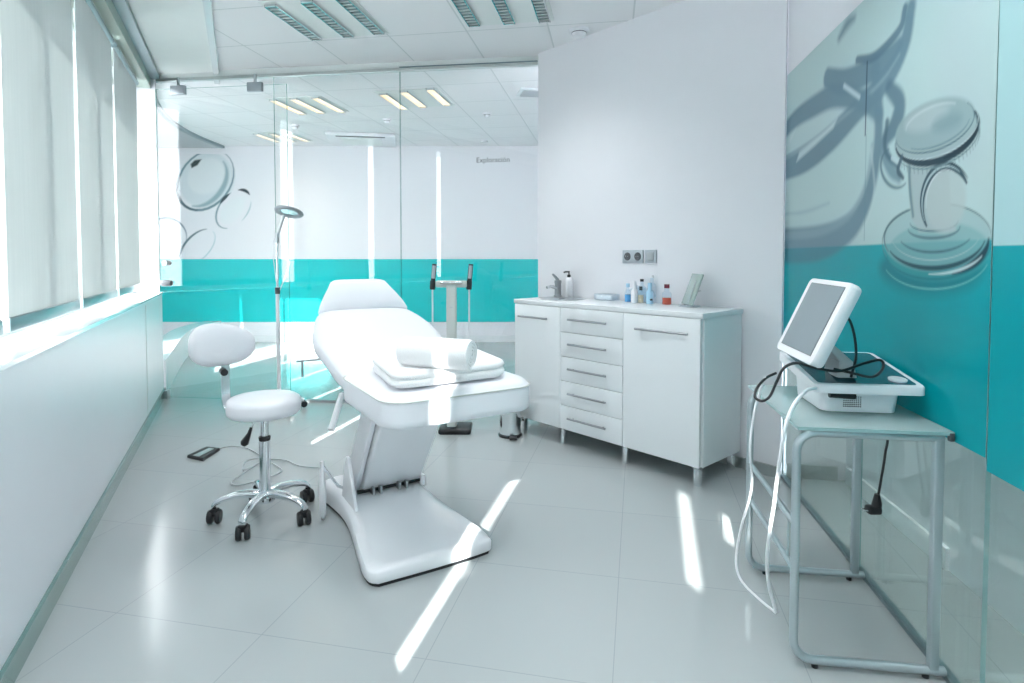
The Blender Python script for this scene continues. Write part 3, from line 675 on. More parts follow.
# backrest
S = []
bk = [(0.50, 0.655, 0.05, .235, .02), (0.503, 0.655, 0.10, .258, .07), (0.52, 0.657, 0.15, .270, .105), (0.60, 0.677, 0.30, .283, .125), (0.70, 0.715, 0.38, .298, .13),
      (0.80, 0.757, 0.40, .308, .13), (0.90, 0.801, 0.42, .312, .13), (1.00, 0.847, 0.44, .302, .125), (1.08, 0.885, 0.44, .278, .12), (1.14, 0.913, 0.44, .250, .11), (1.165, 0.925, 0.44, .235, .09), (1.178, 0.931, 0.44, .222, .05), (1.18, 0.932, 0.44, .21, .015)]
bk = [(y, z - .034 * (y - .5) / .68, a, w - (.012 if .55 < y < .85 else 0), th) for y, z, a, w, th in bk]
brest = cushion_loft(bk).build('backrest', M['leather'], bed, ang=80)
hd = [(1.145, 0.955, 0.75, .215, .012), (1.148, 0.955, 0.80, .232, .04), (1.155, 0.962, 0.85, .236, .065), (1.18, 0.993, 0.9, .222, .082), (1.21, 1.032, 0.92, .196, .085), (1.24, 1.070, 0.92, .168, .08), (1.262, 1.098, 0.9, .150, .066), (1.272, 1.108, 0.85, .135, .04), (1.276, 1.110, 0.8, .12, .012)]
cushion_loft([(y, z - .040, a, w, th) for y, z, a, w, th in hd]).build('headrest', M['leather'], bed, ang=80)
# metal frame below cushions
MB().box((0, 0.36, 0.595), (0.42, 0.46, 0.035), bev=0.006).build('seat_frame', M['plastic'], bed)
# pedestal base: outline flared at front and back
def outline(sc, oy=0.0):
    P = [(-0.245, 0.172), (-0.02, 0.165), (0.205, 0.172), (0.232, 0.20), (0.236, 0.26), (0.222, 0.38), (0.200, 0.52), (0.187, 0.66), (0.188, 0.80), (0.205, 0.95), (0.222, 1.04), (0.21, 1.085),
         (0.0, 1.095), (-0.21, 1.085), (-0.232, 1.04), (-0.218, 0.95), (-0.205, 0.80), (-0.212, 0.66), (-0.232, 0.52), (-0.256, 0.38), (-0.273, 0.26), (-0.270, 0.20)]
    cx, cy = -0.018, 0.64; P = [(v.x - .022, v.y) for v in catmull([Vector((x, y, 0)) for x, y in P + [P[0]]], 4)][:-1]; return [(cx - .022 + (x - cx + .022) * sc[0], cy + (y - cy) * sc[1]) for x, y in P]
def zlay(poly, z0, slope): return [Vector((x, y, z0 + slope * max(0.0, min(1.0, (y - 0.2) / 0.6)))) for x, y in poly]
rg = [zlay(outline((0.99, 0.995)), 0.014, 0.0), zlay(outline((1.0, 1.0)), 0.018, 0.0), zlay(outline((1.0, 1.0)), 0.05, 0.02), zlay(outline((0.985, 0.992)), 0.060, 0.03),
      zlay(outline((0.80, 0.93)), 0.066, 0.045), zlay(outline((0.76, 0.915)), 0.063, 0.045), zlay(outline((0.4, 0.5)), 0.065, 0.045)]
base = MB().loft(rg).build('pedestal_base', M['plastic'], bed, ang=60)
MB().prism(outline((0.97, 0.985)), 0.0, 0.014).build('base_underside', M['black'], base, smooth=False)
# column: inclined lift arm from hinge up to the seat
def arm(x0, x1, ya, za, yb, zb, th, m, name, par, bev=0.01):
    v = Vector((0, yb - ya, zb - za)); L = v.length; ang = math.atan2(v.z, v.y)
    c = Vector(((x0 + x1) / 2, (ya + yb) / 2, (za + zb) / 2))
    return MB().box(c, (x1 - x0, L, th), Matrix.Rotation(ang, 3, 'X'), bev=bev).build(name, m, par)
arm(-0.135, 0.15, 0.835, 0.125, 0.50, 0.60, 0.10, M['plastic'], 'lift_column', bed)
arm(-0.165, -0.142, 0.88, 0.115, 0.56, 0.60, 0.13, M['plastic'], 'column_cover', bed, 0.005)
arm(0.155, 0.172, 0.88, 0.115, 0.56, 0.60, 0.10, M['plastic'], 'column_cover', bed, 0.005)
hb = MB().tube([(-0.16, 0.775, 0.122), (0.165, 0.775, 0.122)], 0.009, 10).build('hinge_bar', M['black'], bed)
for xx in (-0.075, 0.05):
    MB().box((xx - .018, 0.762, 0.123), (0.012, 0.05, 0.035), bev=0.003).box((xx + .018, 0.762, 0.123), (0.012, 0.05, 0.035), bev=0.003).box((xx, 0.785, 0.138), (0.045, 0.012, 0.012)).build('hinge_bracket', M['steel'], hb)
MB().box((0.155, 0.78, 0.125), (0.02, 0.07, 0.05), bev=0.004).build('hinge_end_block', M['plastic'], bed)
# upright fin plate on the left of the base
MB().loft([[Vector((-0.205 - .008, y, z)) for y, z in ((0.63, 0.095), (0.84, 0.095), (0.80, 0.24), (0.77, 0.30), (0.745, 0.30))],
           [Vector((-0.205 + .008, y, z)) for y, z in ((0.63, 0.095), (0.84, 0.095), (0.80, 0.24), (0.77, 0.30), (0.745, 0.30))]]).build('base_fin', M['plastic'], bed, bevel=0.004)
MI = (Matrix.Translation(BO) @ Matrix.Rotation(BA, 4, 'Z')).inverted()
def bl(p): return MI @ Vector(p)
# foot control rod standing beside the base
q = bl((-0.865, 2.655, 0))
MB().loft([[Vector((q.x + math.cos(a) * rx, q.y + math.sin(a) * ry, z)) for a in [2 * math.pi * i / 12 for i in range(12)]]
           for z, rx, ry in ((0.004, .006, .012), (0.03, .014, .03), (0.12, .016, .036), (0.2, .012, .028), (0.25, .008, .014), (0.27, .007, .01))]).build('foot_lever', M['plastic'], bed, ang=70)
MB().tube([(q.x, q.y, 0.255), (-0.24, 0.80, 0.16), (-0.19, 0.84, 0.12)], 0.007, 8).build('lever_rod', M['chrome'], bed)
# folded arm support tubes
a0_ = bl(PY(342, 394, 2.60)); a1_ = bl(PY(331, 430, 2.50))
MB().tube([a0_, a1_], 0.014, 12).build('arm_support', M['plastic'], bed)
MB().tube([a0_ + Vector((0.0, 0, 0)), a0_ + Vector((0.07, 0.01, 0.0))], 0.012, 10).build('arm_support_bracket', M['steel'], bed)
# recline lever under the backrest
MB().tube([(-0.27, 0.86, 0.735), (-0.36, 0.87, 0.735), (-0.40, 0.87, 0.735)], 0.006, 8).build('recline_lever', M['steel'], bed)
MB().tube([(-0.375, 0.87, 0.735), (-0.375, 0.87, 0.66)], 0.006, 8).build('recline_lever', M['steel'], bed)
MB().tube([(-0.0, 0.72, 0.60), (-0.0, 0.98, 0.77)], 0.02, 10).build('backrest_strut', M['steel'], bed)

# ---------------- towels on the bed
def towel_fold():
    mb = MB(); w, l = 0.46, 0.41; cx, cy = 0.005, 0.245; rings = []
    for z, ins in ((0.742, 0.03), (0.745, 0.012), (0.752, 0.002), (0.763, 0.0), (0.772, 0.004), (0.775, 0.008), (0.778, 0.004), (0.787, 0.0), (0.799, 0.006), (0.806, 0.022), (0.809, 0.06), (0.810, 0.12)):
        ro = rrect(w - 2 * ins, l - 2 * ins, 0.06, 6)
        rings.append([Vector((x + cx + 0.05 * (y / l), y + cy, z + (0.004 * math.sin(9 * x + 5 * y)) * (1 if z > .745 else 0) + (0.012 * max(0, y / l) if z > .77 else 0))) for x, y in ro])
    return mb.loft(rings)
tw = thing('folded_towel', 'thick white folded towel lying flat on the bed seat', 'towel', BO, BA)
o = towel_fold().build('towel_layers', M['towel'], tw, ang=80)
tr = thing('rolled_towel', 'white towel rolled up and resting on top of the folded towel', 'towel', PH(437, 352, 0.860), BA - math.radians(52))
mb = MB(); N = 150; r0, turns = 0.004, 4.4; th_ = 0.0120; RL = 0.275
rx = Vector((0, 0, 0)); spir = []
for i in range(N + 1):
    a = 2 * math.pi * turns * i / N; rr = r0 + th_ * a / (2 * math.pi); spir.append((rr * math.cos(a), rr * math.sin(a), rr, a))
def srow(xx, off):
    out = []
    for c, s_, rr, a in spir:
        out.append(Vector((xx, rx.y + (rr + off) * math.cos(a + 2.2), rx.z + (rr + off) * math.sin(a + 2.2))))
    for c, s_, rr, a in reversed(spir):
        k = rr - 0.0095 + off; out.append(Vector((xx, rx.y + k * math.cos(a + 2.2), rx.z + k * math.sin(a + 2.2))))
    return out
mb.loft([srow(rx.x - RL / 2, -0.003), srow(rx.x - RL / 2 + .008, 0), srow(rx.x, 0.001), srow(rx.x + RL / 2 - .008, 0), srow(rx.x + RL / 2, -0.003)])
mb.build('towel_roll', M['towel'], tr, ang=60)

# ================================================================== stool
SO = Vector((-1.135, 2.68, 0))
st_ = thing('swivel_stool', 'white padded swivel stool with small backrest and chrome five-star base', 'stool', SO, 0)
MB().lathe([(0.0, 0.480), (0.12, 0.480), (0.146, 0.484), (0.157, 0.493), (0.160, 0.508), (0.160, 0.538), (0.155, 0.553), (0.142, 0.562), (0.10, 0.568), (0.0, 0.570)], n=48).build('seat', M['leather'], st_, ang=80)
# oval back cushion facing the seat
bc = Vector((-0.222, 0.07, 0.790)); bn = Vector((0.55, -0.83, 0.0)).normalized(); bx = Vector((0.83, 0.55, 0)).normalized()
mb = MB(); rings = []
for d_, k in ((-0.030, 0.35), (-0.028, 0.72), (-0.020, 0.92), (-0.006, 1.0), (0.008, 1.0), (0.020, 0.93), (0.029, 0.74), (0.033, 0.4)):
    r = []
    for i in range(40):
        a = 2 * math.pi * i / 40; ex = math.copysign(abs(math.cos(a)) ** 0.78, math.cos(a)); ez = math.copysign(abs(math.sin(a)) ** 0.85, math.sin(a))
        xx = 0.142 * ex * (1 if True else 1); zz = 0.098 * ez
        if ez > 0: zz *= 1.0 - 0.22 * ex
        else: zz *= 1.0 + -0.10 * ex
        curve = 0.35 * xx * xx
        r.append(bc + bx * xx * k + Vector((0, 0, zz * k)) + bn * (d_ + curve))
    rings.append(r)
mb.loft(rings).build('back_cushion', M['leather'], st_, ang=80)
br_ = MB(); P = [(-0.04, 0.02, 0.472), (-0.14, 0.045, 0.470), (-0.195, 0.065, 0.495), (-0.212, 0.075, 0.56), (-0.215, 0.082, 0.70), (-0.215, 0.085, 0.79)]
P = catmull([Vector(p) for p in P], 6); rings = []
for i, p in enumerate(P):
    t = (P[min(i + 1, len(P) - 1)] - P[max(i - 1, 0)]).normalized(); s_ = Vector((0.35, 0.93, 0)).normalized() if 0 else Vector((0.83, 0.55, 0)).normalized()
    n_ = t.cross(s_).normalized(); s2 = n_.cross(t).normalized()
    rings.append([p + s2 * sx * 0.018 + n_ * sy * 0.004 for sx, sy in ((-1, -1), (1, -1), (1, 1), (-1, 1))])
sb = br_.loft(rings).build('back_bar', M['chrome'], st_)
MB().lathe([(0.016, -0.03), (0.016, 0.03)], (-0.213, 0.06, 0.665), 14, axis=(0.55, -0.83, 0)).build('adjust_knob', M['black'], sb)
MB().lathe([(0.0, 0.49), (0.05, 0.49), (0.055, 0.47), (0.03, 0.462), (0.0, 0.462)], n=24).build('seat_plate', M['black'], st_)
MB().lathe([(0.018, 0.36), (0.018, 0.465)], n=20).build('gas_lift', M['chrome'], st_)
MB().lathe([(0.024, 0.36), (0.026, 0.368), (0.026, 0.378), (0.019, 0.382)], n=20).build('collar', M['black'], st_)
MB().lathe([(0.026, 0.085), (0.024, 0.36)], n=24).build('column', M['chrome'], st_)
MB().lathe([(0.0, 0.075), (0.04, 0.078), (0.044, 0.10), (0.034, 0.125), (0.026, 0.13)], n=24).build('hub', M['chrome'], st_)
for k in range(5):
    a = math.radians(196 + 72 * k); d_ = Vector((math.cos(a), math.sin(a), 0)); s_ = Vector((-d_.y, d_.x, 0))
    rings = []
    for t, z, w, h in ((0.02, 0.112, .024, .022), (0.07, 0.120, .022, .019), (0.13, 0.117, .019, .016), (0.18, 0.106, .018, .014), (0.208, 0.094, .018, .013), (0.224, 0.076, .017, .013)):
        rings.append([d_ * t + Vector((0, 0, z)) + s_ * w * math.cos(q) * 1.0 + Vector((0, 0, h * math.sin(q))) for q in [2 * math.pi * i / 14 for i in range(14)]])
    lg = MB().loft(rings).build('leg', M['chrome'], st_, ang=60)
    cc = d_ * 0.215; wa = Vector((math.cos(0.2 + .15 * k), math.sin(0.2 + .15 * k), 0))
    cas = MB()
    for sgn in (-1, 1):
        cas.lathe([(0.0, -0.011), (0.027, -0.011), (0.031, -0.006), (0.031, 0.006), (0.027, 0.011), (0.0, 0.011)], cc + wa * 0.017 * sgn + Vector((0, 0, 0.031)), 20, axis=wa)
    cas.box(cc + Vector((0, 0, 0.052)), (0.034, 0.036, 0.03), bev=0.006).lathe([(0.008, 0.05), (0.008, 0.075)], cc, 10)
    cas.build('caster', M['black'], lg)
MB().tube([(-0.01, -0.02, 0.475), (-0.03, -0.03, 0.455), (-0.05, -0.035, 0.42)], 0.004, 8).build('lever', M['chrome'], st_)
MB().tube([(-0.045, -0.035, 0.43), (-0.055, -0.036, 0.40), (-0.075, -0.038, 0.36), (-0.082, -0.04, 0.35)], [0.006, 0.009, 0.019, 0.012], 10).build('lever_grip', M['black'], st_)

# ================================================================== foot pedal and cable
c = PH(203, 453, 0.0)
fp = thing('foot_switch', 'flat black foot switch with a silver strip on the floor left of the stool', 'foot switch', c, 0)
fq = [PH(*q, 0.012) - c for q in ((187, 456), (207, 447), (220, 448.5), (203, 459.5))]
fl_ = lambda z, k: [Vector((v.x * k, v.y * k, z)) for v in fq]
MB().loft([fl_(0.0, 1.0), fl_(0.012, 1.0), fl_(0.018, 0.94)]).build('body', M['black'], fp, smooth=False, bevel=0.002)
ts_ = [PH(*q, 0.02) - c for q in ((193, 455.3), (209, 448), (214, 448.6), (199, 456.3))]
MB().loft([[Vector((v.x, v.y, z)) for v in ts_] for z in (0.014, 0.021)]).build('tread_strip', M['alu'], fp, smooth=False)
pts = [PH(*q, 0.008) for q in ((219, 448.5), (233, 446), (249, 449), (262, 458), (254, 466), (243, 470), (246, 461), (262, 459), (280, 468), (279, 473), (262, 479), (240, 485), (231, 483), (238, 477), (262, 461), (284, 460), (300, 466), (321, 468))]
tag(MB().tube(pts, 0.0034, 8, smooth=6).build('foot_switch_cable', M['grey']), 'thin grey cable looped on the floor around the stool base', 'cable')

# ================================================================== magnifying lamp
L0 = PH(279, 409, 0.0); L0.z = 0
lt = thing('magnifying_lamp', 'tall slim magnifying lamp with round lens head beside the sliding door', 'lamp', L0)
def ll(p): return Vector(p) - L0
yl = L0.y
pj = ll(PY(277, 239, yl)); pm = ll(PY(277.5, 290, yl)); pe = ll(PY(283, 219, yl)); ph_ = ll(PY(289, 212, yl))
bx_ = pj.x
MB().tube([(bx_, 0, 0.10), pm], 0.015, 12).build('pole', M['plastic'], lt)
MB().tube([pm, pj], 0.010, 12).build('upper_pole', M['chrome'], lt)
MB().lathe([(0.02, -0.03), (0.02, 0.02)], pm, 12).build('pole_clamp', M['darkgrey'], lt)
MB().tube([pj + Vector((0, 0, -0.03)), pj + Vector((0, 0, 0.05))], 0.018, 10).build('joint', M['steel'], lt)
MB().tube([pj + Vector((0, 0, .02)), pe, ph_ + Vector((-.03, -0.02, -0.02))], 0.011, 10).build('head_arm', M['steel'], lt)
tilt = Matrix.Rotation(math.radians(-20), 3, 'X') @ Matrix.Rotation(math.radians(5), 3, 'Y')
rings = []
for k in range(37):
    a = 2 * math.pi * k / 36; rings.append([ph_ + tilt @ Vector(((0.088 + 0.022 * math.cos(b)) * math.cos(a), (0.088 + 0.022 * math.cos(b)) * math.sin(a), 0.014 * math.sin(b))) for b in [2 * math.pi * i / 10 for i in range(10)]])
hd_ = MB().loft(rings, cap=False).build('lamp_head', M['silverplastic'], lt)
MB().lathe([(0.0, -0.004), (0.07, -0.002), (0.07, 0.002), (0.0, 0.006)], ph_, 32, axis=tilt @ Vector((0, 0, 1))).build('lens', M['lens'], hd_)
MB().tube([pj + Vector((0, 0, .05)), pj + Vector((-.035, 0, -.05)), pj + Vector((-.02, 0, -.25)), pm], 0.003, 6, smooth=6).build('cable', M['plastic'], lt)
MB().tube([pj + Vector((0.03, 0, .0)), pj + Vector((.05, 0, -.12)), pj + Vector((.09, 0, -.2)), pm + Vector((0.02, 0, 0))], 0.003, 6, smooth=6).build('cable', M['plastic'], lt)
MB().lathe([(0.0, 0.06), (0.04, 0.062), (0.04, 0.10), (0.02, 0.12)], (bx_, 0, 0), 18).build('base_hub', M['plastic'], lt)
for k in range(5):
    a = math.radians(20 + 72 * k); d_ = Vector((math.cos(a), math.sin(a) * .8, 0))
    lg = MB().tube([Vector((bx_, 0, 0.085)) + d_ * 0.03, Vector((bx_, 0, 0.08)) + d_ * 0.13, Vector((bx_, 0, 0.06)) + d_ * 0.19], 0.013, 8).build('leg', M['plastic'], lt)
    MB().lathe([(0.0, -0.014), (0.024, -0.014), (0.027, 0), (0.024, 0.014), (0.0, 0.014)], Vector((bx_, 0, 0.027)) + d_ * 0.19, 16, axis=(-d_.y, d_.x, 0)).tube([Vector((bx_, 0, 0.03)) + d_ * .19, Vector((bx_, 0, 0.06)) + d_ * .19], 0.008, 8).build('caster', M['black'], lg)

# ================================================================== treatment device column behind the bed
C0 = PY(452, 432, 3.98); C0.z = 0
ct = thing('handset_trolley', 'slim grey column trolley with two upright black handsets behind the bed', 'medical trolley', C0, 0)
def cl(px, py): return PY(px, py, C0.y) - C0
cb = cl(452, 284)
cm = MB().box((0, 0, (cb.z) / 2 + .02), (0.066, 0.06, cb.z - 0.06), bev=0.008).build('column', M['beige'], ct)
MB().box((0, -0.0305, cl(452, 307).z), (0.02, 0.004, 0.008)).build('catch', M['steel'], cm)
MB().box((0, 0.0, cb.z), (0.21, 0.05, 0.045), bev=0.008).build('crossbar', M['beige'], ct)
MB().box((0.0, -0.01, cb.z + .012), (0.15, 0.055, 0.012), bev=0.004).build('crossbar_rail', M['chrome'], ct)
MB().box((0.02, 0.06, 0.018), (0.22, 0.20, 0.036), bev=0.012).build('base', M['black'], ct)
for sg, px in ((-1, 433), (1, 469.5)):
    q0, q1 = cl(px - .5, 288), cl(px + 1.5, 264)
    MB().tube([q0 + Vector((0, 0, -0.01)), q0 + Vector((0.002, 0, .05))], 0.019, 12).build('handset_holder', M['black'], ct)
    hs = MB().tube([q0 + Vector((0.002, 0, .03)), q0.lerp(q1, 0.6), q1], 0.0155, 12).build('handset', M['black'], ct)
    MB().tube([q0.lerp(q1, 0.4) + Vector((0, -.009, 0)), q1 + Vector((0, -.009, -.01))], 0.012, 10).build('handset_grip', M['silverplastic'], hs)
    MB().tube([q0, q0 + Vector((0.0, 0, -0.1)), q0 + Vector((0.005 * -sg, 0, -0.35)), q0 + Vector((-sg * 0.05, 0.0, -0.75)), Vector((0.03 * sg, -.04, 0.10))], 0.006, 8, smooth=6).build('handset_cable', M['plastic'], ct)

# small chrome bin between the bed and the cabinet
b0 = PH(512, 430, 0); b0.z = 0
bn_ = thing('pedal_bin', 'small round chrome pedal bin on the floor behind the foot end of the bed', 'bin', Vector((-0.012, 3.93, 0)))
MB().lathe([(0.0, 0.0), (0.078, 0.0), (0.080, 0.012), (0.074, 0.02)], n=32).build('base_ring', M['black'], bn_)
MB().lathe([(0.072, 0.02), (0.072, 0.21), (0.0, 0.21)], n=32).build('body', M['chrome'], bn_)
MB().lathe([(0.074, 0.21), (0.074, 0.222), (0.06, 0.238), (0.0, 0.245)], n=32).build('lid', M['black'], bn_)
MB().box((0.02, -0.10, 0.012), (0.05, 0.05, 0.012), bev=0.004).build('pedal', M['black'], bn_)

# ================================================================== cabinet
K0 = nW * 2.745 - dW * 3.0; CRZ = math.atan2(dW.y, dW.x)
def cab_local(k, n, z=0): return Vector((k, n, z))
cab = thing('base_cabinet', 'white cabinet with two doors and five drawers standing on chrome legs by the white wall', 'cabinet', K0, CRZ)
CL, CDp, ZB, ZT = 1.42, 0.42, 0.105, 0.885
MB().box((CL / 2, CDp / 2 + .01, (ZB + ZT) / 2), (CL, CDp - .02, ZT - ZB), bev=0.0015).build('body', M['lacquer'], cab)
wt = MB().box((CL / 2, CDp / 2 - .004, 0.8975), (CL + .012, CDp + .012, 0.027), bev=0.002)
tag(wt.build('worktop', M['worktop']), 'white worktop lying across the whole drawer cabinet', 'worktop')
wo = bpy.data.objects['worktop']; wo.location = K0; wo.rotation_euler = (0, 0, CRZ)
d1, d2 = 0.432, 0.925
def front(x0, x1, z0, z1, name, handle_px=None):
    o = MB().box(((x0 + x1) / 2, -0.002, (z0 + z1) / 2), (x1 - x0 - 0.004, 0.018, z1 - z0 - 0.004), bev=0.0015).build(name, M['lacquer'], cab)
    return o
def handle(par, xc, z, L):
    h = MB().tube([(xc - L / 2, -0.036, z), (xc + L / 2, -0.036, z)], 0.0068, 12)
    for s_ in (-1, 1): h.tube([(xc + s_ * (L / 2 - .03), -0.036, z), (xc + s_ * (L / 2 - .03), -0.01, z)], 0.004, 8)
    h.build('handle', M['handle'], par)
o = front(0.004, d1, ZB, ZT - .003, 'door'); handle(o, 0.20, 0.80, 0.27)
o = front(d2, CL - .004, ZB, ZT - .003, 'door'); handle(o, 1.19, 0.80, 0.33)
nd = 5; hh = (ZT - .003 - ZB) / nd
for i in range(nd):
    z1 = ZT - .003 - i * hh; o = front(d1, d2, z1 - hh, z1, 'drawer'); handle(o, (d1 + d2) / 2 - .01, z1 - hh * 0.46, 0.30)
for x in (0.06, d1, d2, CL - .035):
    for y in (0.03, CDp - .04):
        MB().box((x, y, 0.052), (0.032, 0.032, 0.104), bev=0.002).build('leg', M['chrome'], cab)
# sink, tap
MC = Matrix.Translation(K0) @ Matrix.Rotation(CRZ, 4, 'Z'); MCI = MC.inverted()
WT = 0.911
def at_c(px, n):                       # cabinet-local x for a photo column at depth n
    k_ = None; u = (px - 512) / FPX
    # X/Y = u with P = K0 + dW*k + nW*n
    p0 = K0 + nW * n; k_ = (u * p0.y - p0.x) / (dW.x - u * dW.y); return k_
def on_top(name, label, cat, px, n, group=None):
    k = at_c(px, n); w = MC @ Vector((k, n, 0)); return thing(name, label, cat, (w.x, w.y, WT), CRZ, group)
s = on_top('inset_sink', 'round steel inset sink at the end of the worktop under the tap', 'sink', 562, 0.24)
MB().lathe([(0.155, 0.0), (0.157, 0.003), (0.150, 0.005), (0.140, 0.003), (0.10, 0.0015), (0.02, 0.001), (0.0, 0.001)], n=40).build('rim', M['steel'], s)
MB().lathe([(0.02, 0.002), (0.02, 0.004), (0.0, 0.004)], n=20).build('drain', M['darkgrey'], s)
t = on_top('sink_tap', 'chrome mixer tap with a lever at the sink', 'tap', 558, 0.39)
MB().lathe([(0.032, 0), (0.032, 0.008), (0.025, 0.012), (0.023, 0.09), (0.026, 0.10), (0.026, 0.118), (0.0, 0.124)], n=24).build('body', M['handle'], t)
MB().tube([(0, -0.01, 0.06), (-0.002, -0.07, 0.078), (-0.004, -0.11, 0.07)], [0.013, 0.011, 0.010], 12).build('spout', M['chrome'], t)
MB().tube([(0, 0.0, 0.118), (-0.012, -0.01, 0.14), (-0.028, -0.03, 0.165)], [0.014, 0.010, 0.007], 10).build('lever', M['handle'], t)
# soap dispenser bottle
t = on_top('soap_dispenser', 'white soap bottle with a black pump behind the tap', 'soap dispenser', 569, 0.40)
MB().lathe([(0.0, 0), (0.026, 0), (0.028, 0.005), (0.028, 0.12), (0.022, 0.137), (0.012, 0.143), (0.0, 0.143)], n=24).build('bottle', M['plastic'], t)
p_ = MB().lathe([(0.011, 0.143), (0.013, 0.147), (0.013, 0.16), (0.005, 0.165), (0.005, 0.18)], n=16).build('pump', M['black'], t)
MB().tube([(0.006, 0, 0.183), (-0.02, -0.012, 0.183), (-0.034, -0.018, 0.178)], 0.006, 10).build('nozzle', M['black'], p_)
# low tray of wipes
t = on_top('wipes_box', 'low clear white box behind the middle of the worktop', 'box', 607, 0.37)
MB().box((0, 0, 0.022), (0.15, 0.09, 0.044), bev=0.006).build('tray', M['clearplastic'], t)
MB().box((0, 0, 0.018), (0.13, 0.07, 0.03), bev=0.006).build('wipes', M['plastic'], t)
# bottles
def bottle(name, label, px, n, r, h, liq, capm, cap_h=0.02, body=None, level=0.5, neck=0.5, z0=0.0, cat='bottle', group='bottles on the worktop'):
    t = on_top(name, label, cat, px, n, group)
    MB().lathe([(0.0, 0.002), (r, 0.002), (r, h * .62), (r * .92, h * .7), (r * neck, h * .8), (r * neck, h)], n=24, cap=True).build('glass_body', body or M['clearplastic'], t)
    if liq: MB().lathe([(0.0, 0.004), (r * .93, 0.004), (r * .93, h * level), (0.0, h * level)], n=24).build('liquid', liq, t)
    MB().lathe([(r * neck * 1.15, h - .004), (r * neck * 1.15, h + cap_h), (0.0, h + cap_h)], n=20).build('cap', capm, t)
    return t
bottle('medicine_bottle', 'clear bottle half full of red liquid with a dark red cap', 667, 0.33, 0.028, 0.105, M['red'], M['darkred'], level=0.42)
bottle('solution_bottle', 'slim blue bottle nearest the sink in the bottle cluster', 628, 0.33, 0.020, 0.10, M['blue'], M['paleblue'], level=0.5)
bottle('gel_bottle', 'white tube-shaped bottle leaning among the bottle cluster', 634.5, 0.30, 0.020, 0.115, None, M['plastic'], body=M['plastic'])
bottle('oil_bottle', 'amber-labelled small bottle standing in the bottle cluster', 641, 0.325, 0.018, 0.085, M['amber'], M['black'], level=0.6)
bottle('lotion_bottle', 'pale blue bottle with a deep blue lower half beside the red bottle', 650, 0.31, 0.022, 0.11, M['blue'], M['paleblue'], level=0.35, body=M['paleblue'])
bottle('spray_bottle', 'tall clear bottle with a black dot cap at the back of the cluster', 642, 0.42, 0.026, 0.135, None, M['black'], cap_h=0.012, neck=0.4)
bottle('pump_bottle', 'tallest clear bottle with a slanted nozzle behind the pale blue bottle', 652, 0.43, 0.028, 0.16, None, M['plastic'], cap_h=0.012, neck=0.4)
t = on_top('glass_vial', 'tiny clear vial with a black stopper at the front of the cluster', 'vial', 651.5, 0.22)
MB().lathe([(0.0, 0.001), (0.010, 0.001), (0.010, 0.026), (0.006, 0.03)], n=16).build('vial_body', M['clearplastic'], t)
MB().lathe([(0.008, 0.03), (0.008, 0.04), (0.0, 0.04)], n=16).build('stopper', M['black'], t)
t = on_top('crumpled_bag', 'clear crumpled plastic bag bunched around the bottles', 'plastic bag', 640, 0.378)
bm_ = bmesh.new(); bmesh.ops.create_icosphere(bm_, subdivisions=3, radius=1)
for v in bm_.verts:
    n_ = 0.16 * math.sin(7 * v.co.x + 3 * v.co.z) + 0.12 * math.sin(11 * v.co.y + 5 * v.co.x) + random.uniform(-.06, .06)
    v.co = Vector((v.co.x * 0.11, v.co.y * 0.024, max(v.co.z, -0.6) * 0.062 + 0.04)) * (1 + n_ * .5); v.co.z = max(v.co.z, 0.002)
mb = MB(); mb.b.free(); mb.b = bm_; mb.build('bag_film', M['clearplastic'], t, ang=20)
# picture stand / tilted plate
t = on_top('tilted_plate', 'grey-green rectangular plate leaning back on a clear stand near the worktop end', 'stand', 690, 0.30)
mb = MB(); lean = math.radians(20)
R = Matrix.Rotation(math.radians(-38), 3, 'Z') @ Matrix.Rotation(-lean, 3, 'X')
MB().box(R @ Vector((0.0, 0, 0.095)) + Vector((-.018, 0, 0.012)), (0.16, 0.012, 0.19), R, bev=0.004).build('plate', M['mirror'], t)
MB().box(R @ Vector((0.030, -0.0075, 0.080)) + Vector((-.018, 0, 0.012)), (0.008, 0.004, 0.13), R).build('plate_ridge', M['grey'], t, smooth=False)
MB().box((0, 0.0, 0.006), (0.11, 0.06, 0.012), bev=0.004).build('foot', M['clearplastic'], t)
MB().tube([(0.02, 0.015, 0.09), (0.06, 0.02, 0.095)], 0.004, 8).build('clip', M['steel'], t)

# sockets on the white wall
def wall_plate(px0, px1, py0, py1, name, label, cat):
    cx, cy = (px0 + px1) / 2, (py0 + py1) / 2; c = PP(cx, cy, (nW.x, nW.y), WC)
    w = (PP(px1, cy, (nW.x, nW.y), WC) - PP(px0, cy, (nW.x, nW.y), WC)).length; h = 0.085
    t = thing(name, label, cat, c - nW * 0.004, CRZ)
    MB().box((0, 0, 0), (w, 0.010, h), bev=0.003).build('cover_plate', M['silverplastic'], t); return t, w, h
t, w, h = wall_plate(623, 643.5, 250, 263, 'double_socket', 'silver double power socket on the white wall above the worktop', 'power socket')
for s_ in (-1, 1):
    MB().lathe([(0.0, 0.0), (0.022, 0.0), (0.027, 0.006), (0.0, 0.006)], (s_ * w / 4, -0.0115, 0), 24, axis=(0, 1, 0)).build('socket_well', M['darkgrey'], t)
    MB().lathe([(0.003, 0), (0.003, .002)], (s_ * w / 4 - .008, -0.0125, 0), 8, axis=(0, 1, 0)).lathe([(0.003, 0), (0.003, .002)], (s_ * w / 4 + .008, -0.0125, 0), 8, axis=(0, 1, 0)).build('socket_contacts', M['chrome'], t)
t, w, h = wall_plate(645.5, 657, 250, 263, 'light_switch', 'silver light switch plate next to the double socket', 'light switch')
MB().box((0, -0.007, 0), (w * .6, 0.006, h * .6), bev=0.002).build('rocker', M['grey'], t)

